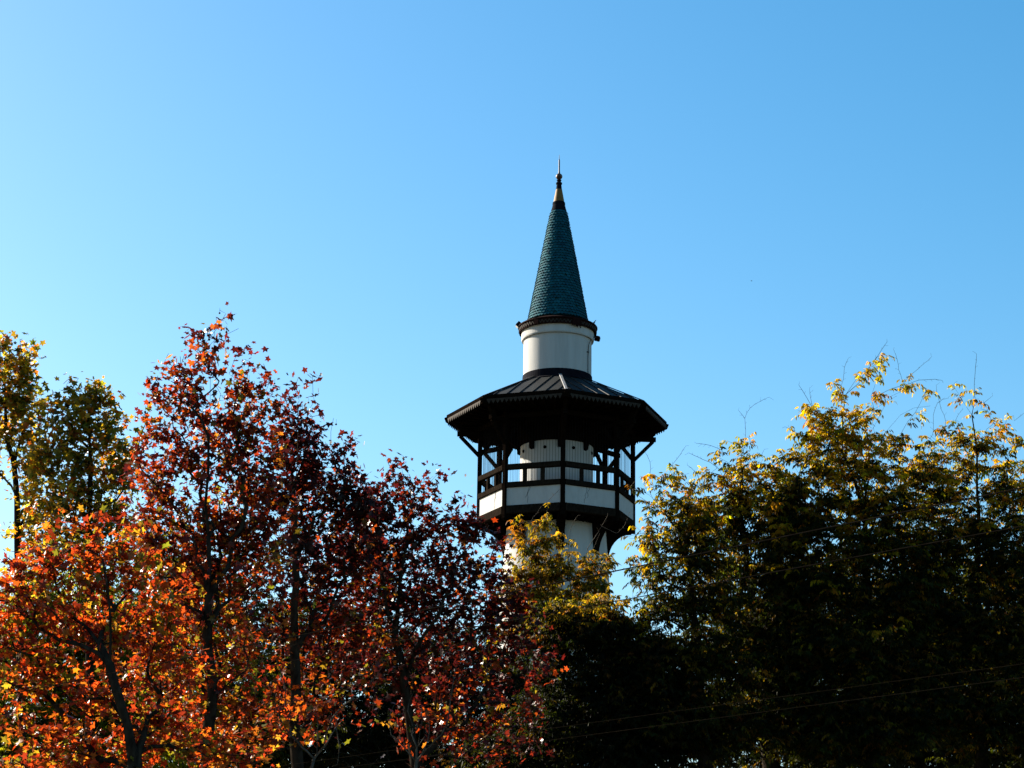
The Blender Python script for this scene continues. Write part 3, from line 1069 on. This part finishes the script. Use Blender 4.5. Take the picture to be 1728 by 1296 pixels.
# --- plane trees, left half
tree('plane_tree', 'tallest red plane tree, pointed top with bare twigs and seed balls', PLG, 40.0,
     [(352, 1296), (355, 1180), (350, 1060), (353, 960), (348, 850), (352, 740), (357, 640), (362, 560)],
     [(366, 530, 22, 16, 1.1), (352, 562, 34, 20, 1.2), (310, 560, 20, 18, 0.9), (392, 565, 16, 22, 0.9), (300, 600, 26, 28, 1.1), (410, 598, 22, 22, 1.1), (355, 615, 48, 36, 1.5),
      (285, 650, 36, 36, 1.6), (255, 645, 12, 14, 0.8), (400, 655, 46, 36, 1.9), (345, 680, 60, 44, 2.0), (452, 622, 9, 16, 2.6), (457, 655, 14, 16, 2.2), (455, 690, 26, 22, 1.7), (262, 710, 46, 44, 2.0), (425, 715, 60, 44, 2.3),
      (235, 690, 14, 16, 0.9), (330, 755, 80, 50, 1.9), (270, 800, 70, 60, 2.0), (420, 800, 80, 60, 2.4), (350, 880, 110, 70, 2.3), (260, 900, 80, 70, 2.4), (430, 900, 80, 70, 2.4), (340, 990, 130, 80, 2.4), (330, 1100, 140, 80, 2.0), (400, 1200, 120, 80, 1.9)],
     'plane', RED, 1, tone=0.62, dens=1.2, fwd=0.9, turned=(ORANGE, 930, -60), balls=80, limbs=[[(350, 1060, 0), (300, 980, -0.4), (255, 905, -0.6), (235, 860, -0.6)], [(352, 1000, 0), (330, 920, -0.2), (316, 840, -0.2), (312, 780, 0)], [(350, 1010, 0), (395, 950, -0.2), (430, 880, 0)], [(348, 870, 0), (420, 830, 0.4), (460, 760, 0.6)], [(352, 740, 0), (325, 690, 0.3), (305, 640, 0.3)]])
tree('plane_tree', 'dark red plane tree with two leafy spires beside the tallest red one', PLG, 42.5,
     [(502, 1296), (498, 1180), (497, 1060), (500, 940), (499, 820), (503, 720)],
     [(499, 640, 8, 12, 2.8), (502, 665, 12, 14, 2.4), (527, 638, 6, 9, 2.4), (532, 668, 8, 10, 1.4), (496, 695, 22, 22, 2.0), (534, 700, 12, 18, 1.2), (515, 725, 44, 34, 2.0), (592, 738, 14, 6, 2.2), (560, 748, 24, 20, 1.7), (475, 745, 46, 40, 2.1), (585, 775, 24, 26, 1.5),
      (540, 790, 70, 44, 2.4), (600, 805, 26, 22, 2.2), (606, 850, 36, 40, 2.4), (474, 692, 18, 18, 1.6), (480, 830, 70, 60, 2.4), (570, 850, 70, 56, 2.3), (520, 930, 100, 70, 2.4), (600, 950, 70, 70, 2.3), (500, 1040, 110, 80, 2.0), (590, 1070, 100, 80, 1.2), (510, 1180, 110, 80, 1.2)],
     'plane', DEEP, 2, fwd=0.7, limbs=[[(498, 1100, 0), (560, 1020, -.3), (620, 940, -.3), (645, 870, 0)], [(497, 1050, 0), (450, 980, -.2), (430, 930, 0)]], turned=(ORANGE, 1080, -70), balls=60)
tree('plane_tree', 'maroon plane tree with a low rounded crown next to the tower', PLG, 44.0,
     [(700, 1296), (690, 1200), (672, 1080), (676, 980), (690, 880)],
     [(653, 780, 6, 6, 2.6), (682, 782, 12, 7, 2.4), (640, 802, 10, 8, 1.4), (672, 810, 34, 22, 1.7), (740, 797, 7, 7, 2.4), (720, 812, 22, 18, 1.4), (742, 823, 10, 8, 1.4), (628, 830, 24, 26, 2.2), (625, 860, 36, 34, 2.2), (620, 920, 54, 50, 2.2), (630, 1000, 60, 56, 2.0), (600, 1080, 60, 60, 1.6), (690, 845, 52, 30, 1.7), (766, 842, 8, 5, 2.0), (783, 832, 5, 10, 1.2),
      (640, 880, 54, 40, 2.0), (725, 885, 58, 36, 1.9), (785, 880, 36, 22, 2.2), (812, 893, 24, 20, 2.6), (838, 920, 18, 22, 2.2), (845, 965, 24, 26, 1.8), (868, 1000, 36, 22, 2.2), (690, 940, 80, 46, 2.2), (785, 945, 52, 40, 1.8), (815, 960, 30, 30, 1.3), (720, 1010, 110, 56, 2.3), (820, 1020, 70, 40, 2.0), (690, 1100, 110, 70, 1.1), (810, 1110, 90, 70, 1.3), (860, 1040, 60, 30, 1.6), (760, 1210, 130, 80, 0.9), (900, 1120, 60, 60, 0.8), (880, 1220, 70, 60, 0.7)],
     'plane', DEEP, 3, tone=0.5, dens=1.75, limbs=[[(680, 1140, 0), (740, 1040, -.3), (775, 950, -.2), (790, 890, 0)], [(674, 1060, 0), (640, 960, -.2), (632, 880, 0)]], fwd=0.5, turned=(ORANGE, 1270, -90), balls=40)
tree('plane_tree', 'bright orange plane tree spreading low in the lower left corner', PLG, 36.5,
     [(228, 1296), (213, 1225), (198, 1160), (186, 1120), (183, 1020), (176, 930)],
     [(170, 850, 14, 18, 1.6), (145, 880, 36, 24, 1.2), (95, 870, 16, 12, 1.4), (215, 880, 30, 20, 1.1), (165, 915, 60, 30, 1.3), (100, 915, 50, 34, 1.4), (60, 950, 70, 46, 1.8), (225, 930, 60, 46, 1.6), (160, 960, 90, 60, 2.0), (20, 1000, 70, 60, 2.0), (260, 1010, 70, 60, 1.7), (110, 1050, 100, 60, 2.2), (230, 1080, 90, 60, 2.0), (0, 1090, 60, 60, 1.5), (60, 1130, 70, 50, 1.6), (300, 1130, 70, 60, 1.7), (160, 1160, 90, 50, 1.7), (280, 1230, 110, 60, 1.9), (110, 1250, 90, 60, 2.0), (10, 1200, 60, 40, 1.3), (30, 1290, 80, 50, 1.5), (-80, 1050, 70, 110, 1.4), (400, 1270, 90, 50, 1.4), (215, 1290, 90, 50, 1.8)],
     'plane', ORANGE, 4, tone=0.68, dens=0.95, fwd=0.9, trunk_r=0.14, limbs=[[(190, 1135, 0), (140, 1060, -0.4), (60, 1010, -0.8)], [(192, 1130, 0), (100, 1080, 0.5), (30, 1020, 0.6)], [(186, 1120, 0), (120, 1040, 0.8), (95, 990, 0.9)], [(183, 1020, 0), (172, 940, 0.3), (165, 850, 0.4)]])
tree('plane_tree', 'olive green plane tree cut by the left edge of the photo', PLG, 46.0,
     [(38, 1296), (36, 1150), (34, 1000), (30, 900), (27, 840), (22, 780), (10, 735), (8, 640)],
     [(10, 578, 26, 18, 2.0), (42, 590, 20, 18, 2.2), (20, 615, 42, 28, 2.6), (45, 640, 20, 36, 2.6), (15, 665, 44, 36, 2.8), (40, 695, 28, 32, 2.6), (10, 720, 40, 26, 2.6), (50, 735, 24, 16, 1.8), (-40, 640, 44, 70, 2.2), (-45, 760, 50, 60, 1.6), (65, 780, 30, 26, 2.0), (66, 722, 16, 40, 2.2), (62, 690, 14, 20, 2.0), (56, 800, 18, 50, 2.2), (54, 880, 22, 44, 2.2), (-10, 800, 24, 16, 0.8), (75, 840, 34, 36, 1.8), (80, 910, 40, 40, 1.8), (-5, 890, 14, 16, 0.8), (50, 960, 50, 30, 1.6)],
     'plane', OLIVE, 5, tone=0.75, trunk_r=0.075, dens=1.9, merge=True)
tree('plane_tree', 'olive and yellow plane tree with a rounded top left of the tallest red one', PLG, 45.0,
     [(150, 1296), (152, 1150), (150, 1000), (152, 880), (150, 760), (148, 700)],
     [(125, 648, 18, 12, 2.2), (165, 650, 22, 14, 2.2), (145, 670, 46, 26, 2.8), (92, 675, 18, 16, 2.2), (190, 685, 18, 20, 2.2), (75, 700, 14, 16, 1.8), (120, 712, 46, 34, 2.8), (180, 720, 40, 34, 2.6), (215, 715, 14, 14, 1.4), (100, 765, 50, 38, 2.6), (170, 775, 56, 38, 2.6), (70, 800, 34, 30, 1.9), (140, 830, 70, 46, 2.2), (215, 800, 32, 36, 1.8), (90, 860, 50, 36, 2.0), (190, 870, 60, 40, 2.2), (215, 760, 26, 30, 1.8), (120, 920, 80, 40, 1.8), (60, 760, 20, 24, 1.6)],
     'plane', OLIVE, 6, tone=0.64, trunk_r=0.085, dens=1.9)

# --- pinnate-leaved trees, centre and right
YEL = ([(0.50, 0.36, 0.010), (0.44, 0.28, 0.008), (0.26, 0.25, 0.010), (0.46, 0.21, 0.010)], [4, 3, 3, 1.2])  # turned yellow, with the sunlit crown tops put into the leaf colour too
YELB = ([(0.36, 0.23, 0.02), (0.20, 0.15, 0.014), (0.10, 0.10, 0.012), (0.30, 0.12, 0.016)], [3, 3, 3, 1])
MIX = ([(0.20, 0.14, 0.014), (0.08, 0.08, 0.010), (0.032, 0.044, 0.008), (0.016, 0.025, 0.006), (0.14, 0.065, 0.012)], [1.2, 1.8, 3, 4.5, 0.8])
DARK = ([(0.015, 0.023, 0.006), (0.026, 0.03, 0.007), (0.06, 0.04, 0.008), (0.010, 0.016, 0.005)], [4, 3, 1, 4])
tree('pecan_tree', 'slender yellow leaved tree with long bare twigs in front of the tower shaft', PCG, 53.0,
     [(930, 1296), (940, 1180), (962, 1080), (965, 1000), (958, 930)],
     [(925, 862, 8, 14, 2.2), (912, 885, 16, 14, 2.2), (866, 876, 10, 8, 2.4), (885, 888, 18, 9, 1.6), (870, 908, 12, 12, 1.8), (912, 912, 18, 16, 2.4), (945, 895, 10, 12, 1.8), (885, 935, 30, 14, 1.2), (935, 938, 26, 14, 0.9), (972, 912, 10, 8, 1.6), (985, 930, 20, 12, 1.2), (1010, 940, 22, 14, 2.2), (1028, 952, 14, 16, 2.2), (960, 960, 30, 16, 1.0), (905, 960, 50, 20, 1.4), (1000, 965, 30, 18, 1.0), (880, 985, 50, 24, 1.5), (950, 1000, 70, 24, 1.6), (1015, 985, 12, 26, 1.6), (870, 960, 26, 20, 1.6), (925, 970, 40, 20, 1.6), (975, 985, 40, 18, 1.6), (900, 1020, 60, 24, 2.6), (985, 1025, 60, 26, 2.8), (930, 1060, 90, 30, 2.9), (895, 905, 16, 14, 3), (878, 895, 14, 8, 3), (925, 905, 14, 14, 3), (900, 930, 26, 14, 3), (940, 920, 14, 12, 3), (985, 950, 26, 12, 3), (930, 950, 50, 12, 3), (960, 935, 14, 12, 1.6), (868, 930, 12, 14, 2.0), (935, 965, 50, 16, 2.9), (1000, 990, 40, 18, 2.9), (890, 1000, 50, 22, 2.9), (955, 1010, 60, 22, 2.9)],
     'pinnate', YELB, 7, dens=0.8, tone=0.58, merge=True, tip=0.003, trunk_r=0.05, bark='barkpale', leaves=4.0, bare=[[(880, 905), (900, 872), (928, 842), (945, 825)], [(855, 902), (880, 882), (905, 878)], [(958, 930), (962, 895), (975, 870)], [(1005, 905), (1020, 880), (1026, 868)], [(1040, 900), (1062, 865)]], rach=0.22, ll=0.11,
     limbs=[[(962, 1080, 0), (900, 960, -.4), (870, 905, -.6)], [(965, 1000, 0), (1000, 930, .4), (1012, 900, .5)], [(962, 1050, 0), (925, 960, .2), (910, 900, .2)]])
tree('pecan_tree', 'yellow green tree with arching sprays beside the right side of the balcony', PCG, 46.0,
     [(1190, 1296), (1180, 1180), (1175, 1060), (1165, 960), (1150, 900)],
     [(1066, 820, 14, 9, 2.2), (1092, 815, 14, 18, 2.0), (1115, 805, 22, 12, 2.4), (1145, 800, 24, 12, 2.6), (1165, 820, 16, 14, 2.2), (1120, 830, 34, 14, 1.6), (1100, 855, 24, 20, 1.6), (1135, 850, 40, 18, 2.4), (1090, 885, 22, 20, 2.0), (1065, 905, 14, 10, 2.4), (1110, 905, 40, 26, 2.6), (1160, 890, 46, 36, 3.0), (1168, 845, 30, 20, 2.6), (1185, 870, 40, 26, 3.0), (1085, 935, 34, 22, 1.8), (1140, 950, 60, 36, 3.2), (1195, 930, 44, 44, 3.0), (1090, 975, 36, 24, 1.6), (1120, 1020, 60, 36, 3.4), (1200, 1010, 70, 50, 3.6), (1080, 1040, 24, 18, 1.2), (1130, 1100, 90, 50, 3.8), (1220, 1110, 80, 60, 3.8), (1130, 1200, 110, 70, 4.0), (1230, 1220, 90, 70, 3.8)],
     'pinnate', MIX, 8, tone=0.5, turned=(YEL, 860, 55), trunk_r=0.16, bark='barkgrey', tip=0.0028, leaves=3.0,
     bare=[[(1130, 800), (1142, 775), (1158, 752)], [(1095, 805), (1097, 780), (1088, 762)], [(1182, 820), (1172, 795), (1160, 785)], [(1100, 905), (1085, 900), (1062, 905)]],
     limbs=[[(1165, 960, 0), (1125, 870, -.3), (1095, 835, -.6), (1070, 822, -.8)], [(1150, 900, 0), (1130, 850, .3), (1140, 808, .4)]])
tree('pecan_tree', 'green tree with one bare forked leader standing above its yellow sprays', PCG, 47.0,
     [(1300, 1296), (1290, 1180), (1275, 1060), (1262, 960), (1250, 860), (1252, 790)],
     [(1262, 738, 6, 10, 1.4), (1248, 755, 16, 12, 2.4), (1215, 762, 16, 12, 1.5), (1222, 748, 8, 6, 1.4), (1268, 770, 14, 12, 2.2), (1252, 785, 30, 18, 2.6), (1300, 785, 26, 14, 2.6), (1190, 800, 26, 12, 2.2), (1325, 795, 24, 18, 2.6), (1335, 835, 40, 24, 3.0), (1285, 765, 16, 8, 1.8), (1345, 880, 46, 36, 3.2), (1205, 810, 30, 16, 2.2), (1255, 815, 40, 24, 3.0), (1310, 805, 30, 20, 2.6), (1190, 845, 30, 22, 2.2), (1240, 850, 50, 30, 3.4), (1310, 850, 46, 32, 3.2), (1215, 890, 50, 34, 3.2), (1290, 900, 60, 36, 3.4), (1260, 960, 80, 40, 3.8), (1330, 970, 60, 46, 3.8), (1270, 1050, 90, 60, 4.0), (1340, 1080, 70, 60, 4.0), (1310, 1180, 100, 80, 4.2)],
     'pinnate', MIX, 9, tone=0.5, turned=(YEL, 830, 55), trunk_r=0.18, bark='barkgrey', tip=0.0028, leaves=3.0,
     bare=[[(1255, 760), (1258, 735), (1257, 706), (1274, 682), (1298, 670)], [(1257, 706), (1246, 692)], [(1222, 765), (1200, 752), (1175, 748)], [(1210, 790), (1185, 775), (1162, 764)], [(1218, 800), (1205, 782), (1203, 775)], [(1275, 775), (1290, 758)]])
tree('pecan_tree', 'tall yellow topped tree with wiry limbs reaching above the others on the right', PCG, 46.5,
     [(1470, 1296), (1468, 1180), (1465, 1060), (1462, 960), (1458, 860), (1440, 800), (1420, 760), (1422, 700)],
     [(1478, 612, 16, 18, 1.8), (1492, 600, 6, 5, 1.0), (1458, 630, 20, 14, 1.6), (1480, 645, 12, 8, 1.2), (1412, 645, 12, 10, 1.3), (1420, 672, 14, 14, 1.8), (1528, 650, 18, 14, 1.6), (1560, 660, 18, 10, 1.5), (1500, 665, 22, 10, 1.8), (1475, 672, 14, 8, 1.6), (1380, 690, 26, 14, 2.4), (1365, 705, 20, 18, 2.6), (1405, 705, 30, 22, 2.6), (1455, 700, 30, 22, 2.6), (1350, 735, 14, 14, 2.6), (1385, 740, 36, 26, 3.4), (1440, 740, 44, 28, 3.2), (1340, 770, 22, 18, 2.8), (1490, 745, 36, 24, 2.6), (1395, 790, 56, 34, 3.6), (1470, 790, 56, 32, 3.6), (1530, 735, 20, 12, 1.5), (1550, 700, 18, 7, 1.6),
      (1340, 820, 36, 24, 3.0), (1310, 850, 36, 26, 3.0), (1320, 930, 50, 40, 3.6), (1330, 1030, 60, 50, 4.0), (1340, 1130, 70, 60, 4.2), (1560, 800, 50, 26, 3.0), (1560, 1000, 60, 60, 4.0), (1570, 1120, 70, 70, 4.2), (1420, 850, 70, 36, 4.0), (1500, 850, 60, 40, 4.0), (1360, 890, 60, 40, 4.0), (1450, 920, 80, 46, 4.4), (1530, 920, 60, 50, 4.4), (1400, 990, 80, 50, 4.4), (1500, 1010, 80, 60, 4.6), (1440, 1090, 110, 70, 4.6), (1480, 1200, 120, 90, 4.8), (1380, 1240, 90, 70, 4.4)],
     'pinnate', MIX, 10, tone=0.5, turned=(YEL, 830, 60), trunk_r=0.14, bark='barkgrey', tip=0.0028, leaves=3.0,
     bare=[[(1475, 610), (1488, 590), (1497, 577)], [(1525, 650), (1550, 622), (1572, 602)], [(1522, 640), (1516, 615), (1508, 590)], [(1540, 645), (1590, 642)], [(1420, 650), (1425, 620), (1432, 604)], [(1370, 690), (1362, 672), (1348, 650)], [(1370, 700), (1368, 672), (1366, 655)], [(1355, 735), (1340, 728), (1325, 720)]],
     limbs=[[(1422, 700, 0), (1428, 665, 0), (1445, 640, .2), (1475, 612, .3)], [(1440, 800, 0), (1475, 720, .5), (1500, 670, .8), (1560, 655, 1)], [(1458, 860, 0), (1480, 760, -.5), (1520, 700, -.6), (1570, 685, -.6)], [(1440, 800, 0), (1395, 740, -.5), (1375, 700, -.6)]])
tree('pecan_tree', 'yellow and dark green tree at the right edge with a thin bare leader', PCG, 47.0,
     [(1660, 1296), (1655, 1180), (1650, 1060), (1648, 960), (1650, 860), (1648, 760), (1640, 700)],
     [(1612, 648, 6, 8, 1.5), (1635, 660, 12, 10, 1.8), (1622, 678, 14, 10, 1.6), (1648, 680, 12, 14, 2.0), (1665, 700, 14, 8, 1.8), (1610, 715, 12, 12, 1.6), (1585, 725, 20, 14, 2.0), (1705, 710, 16, 12, 2.0), (1680, 722, 24, 12, 2.4), (1620, 740, 34, 18, 2.4), (1660, 745, 34, 22, 2.8), (1720, 740, 14, 20, 2.2), (1560, 745, 20, 14, 2.0), (1590, 765, 34, 18, 2.8), (1545, 770, 30, 16, 2.4), (1640, 785, 40, 24, 2.8), (1700, 780, 36, 24, 2.8), (1565, 795, 36, 24, 3.4), (1610, 830, 40, 30, 3.4), (1700, 830, 50, 36, 3.6), (1560, 850, 46, 36, 3.6), (1640, 890, 80, 40, 3.8), (1740, 900, 50, 60, 3.0), (1580, 930, 60, 50, 4.2), (1680, 960, 80, 60, 4.4), (1600, 1040, 90, 70, 4.4), (1700, 1080, 90, 80, 4.4), (1620, 1180, 110, 90, 4.6), (1740, 1220, 100, 90, 4.4), (1780, 1000, 70, 120, 3.0)],
     'pinnate', MIX, 11, tone=0.5, turned=(YEL, 810, 55), trunk_r=0.14, bark='barkgrey', tip=0.0028, leaves=3.0,
     bare=[[(1642, 690), (1644, 650), (1646, 620), (1648, 597)], [(1655, 690), (1675, 668)], [(1570, 740), (1575, 700), (1582, 680), (1600, 672)], [(1595, 720), (1588, 690), (1580, 650)], [(1712, 710), (1722, 702), (1732, 694)], [(1590, 730), (1625, 690)]],
     limbs=[[(1648, 860, 0), (1600, 760, .4), (1570, 735, .6)], [(1650, 860, 0), (1690, 760, -.4), (1705, 715, -.5)]])
tree('pecan_tree', 'dark green leafy tree low at the centre under the tower shaft', PCG, 46.0,
     [(1030, 1296), (1030, 1240), (1025, 1170), (1020, 1100)],
     [(1000, 1020, 60, 20, 3.5), (925, 1030, 50, 20, 3.5), (1050, 1055, 40, 18, 3.5), (1060, 1110, 50, 40, 4), (1095, 1110, 46, 46, 4), (1100, 1165, 60, 50, 4), (1120, 1240, 70, 60, 4), (1050, 1180, 60, 50, 4), (1000, 1060, 70, 30, 4), (1080, 1230, 70, 60, 4.4), (1030, 1050, 40, 24, 3), (975, 1050, 50, 24, 3), (920, 1075, 50, 24, 3), (985, 1080, 50, 30, 3), (1060, 1090, 50, 34, 3.4), (930, 1110, 50, 36, 2.8), (1010, 1130, 80, 44, 4.0), (1090, 1170, 80, 60, 4.4), (940, 1190, 80, 60, 3.4), (1020, 1220, 100, 60, 4.4), (1040, 1290, 120, 60, 4.6), (900, 1280, 80, 60, 3.2), (820, 1270, 70, 60, 2.4)],
     'pinnate', DARK, 12, turned=(YELB, 1040, 15), trunk_r=0.16, bark='barkgrey', tip=0.0028, leaves=3.0)

tree('bare_sapling', 'leafless sapling with sunlit stems painted pale, low at the bottom centre', None, 39.0,
     [(700, 1310), (703, 1285), (704, 1262), (696, 1238), (691, 1222)], [(712, 1215, 6, 6, 1.0)], 'pinnate', DARK, 31, trunk_r=0.03, tip=0.004, bark='barkpale', leaves=1.0, merge=True,  # the pale bark stands for sunlight on the stems
     bare=[[(704, 1262), (708, 1240), (711, 1222)], [(704, 1262), (720, 1238), (718, 1224)], [(700, 1296), (722, 1250), (724, 1222), (722, 1200)], [(696, 1238), (688, 1200), (696, 1172)], [(703, 1285), (745, 1240), (760, 1180), (770, 1125)], [(703, 1285), (660, 1240), (665, 1190)]])
tree('bare_sapling', 'leafless sapling with slanting sunlit stems painted pale, near the foot of the red trees', None, 39.5,
     [(522, 1310), (531, 1281), (548, 1255), (567, 1227)], [(572, 1215, 6, 6, 1.0)], 'pinnate', DARK, 32, trunk_r=0.03, tip=0.004, bark='barkpale', leaves=1.0, merge=True,  # sunlight on these stems is put into the pale bark colour
     bare=[[(548, 1255), (580, 1190), (622, 1157), (651, 1113)], [(531, 1281), (536, 1245), (535, 1205)], [(531, 1281), (490, 1240), (466, 1200), (463, 1160)], [(567, 1227), (573, 1260), (569, 1290)], [(490, 1240), (478, 1146), (462, 1105)]])

# --- dark trees standing behind the front rows
BKG = 'dark trees behind the front rows'
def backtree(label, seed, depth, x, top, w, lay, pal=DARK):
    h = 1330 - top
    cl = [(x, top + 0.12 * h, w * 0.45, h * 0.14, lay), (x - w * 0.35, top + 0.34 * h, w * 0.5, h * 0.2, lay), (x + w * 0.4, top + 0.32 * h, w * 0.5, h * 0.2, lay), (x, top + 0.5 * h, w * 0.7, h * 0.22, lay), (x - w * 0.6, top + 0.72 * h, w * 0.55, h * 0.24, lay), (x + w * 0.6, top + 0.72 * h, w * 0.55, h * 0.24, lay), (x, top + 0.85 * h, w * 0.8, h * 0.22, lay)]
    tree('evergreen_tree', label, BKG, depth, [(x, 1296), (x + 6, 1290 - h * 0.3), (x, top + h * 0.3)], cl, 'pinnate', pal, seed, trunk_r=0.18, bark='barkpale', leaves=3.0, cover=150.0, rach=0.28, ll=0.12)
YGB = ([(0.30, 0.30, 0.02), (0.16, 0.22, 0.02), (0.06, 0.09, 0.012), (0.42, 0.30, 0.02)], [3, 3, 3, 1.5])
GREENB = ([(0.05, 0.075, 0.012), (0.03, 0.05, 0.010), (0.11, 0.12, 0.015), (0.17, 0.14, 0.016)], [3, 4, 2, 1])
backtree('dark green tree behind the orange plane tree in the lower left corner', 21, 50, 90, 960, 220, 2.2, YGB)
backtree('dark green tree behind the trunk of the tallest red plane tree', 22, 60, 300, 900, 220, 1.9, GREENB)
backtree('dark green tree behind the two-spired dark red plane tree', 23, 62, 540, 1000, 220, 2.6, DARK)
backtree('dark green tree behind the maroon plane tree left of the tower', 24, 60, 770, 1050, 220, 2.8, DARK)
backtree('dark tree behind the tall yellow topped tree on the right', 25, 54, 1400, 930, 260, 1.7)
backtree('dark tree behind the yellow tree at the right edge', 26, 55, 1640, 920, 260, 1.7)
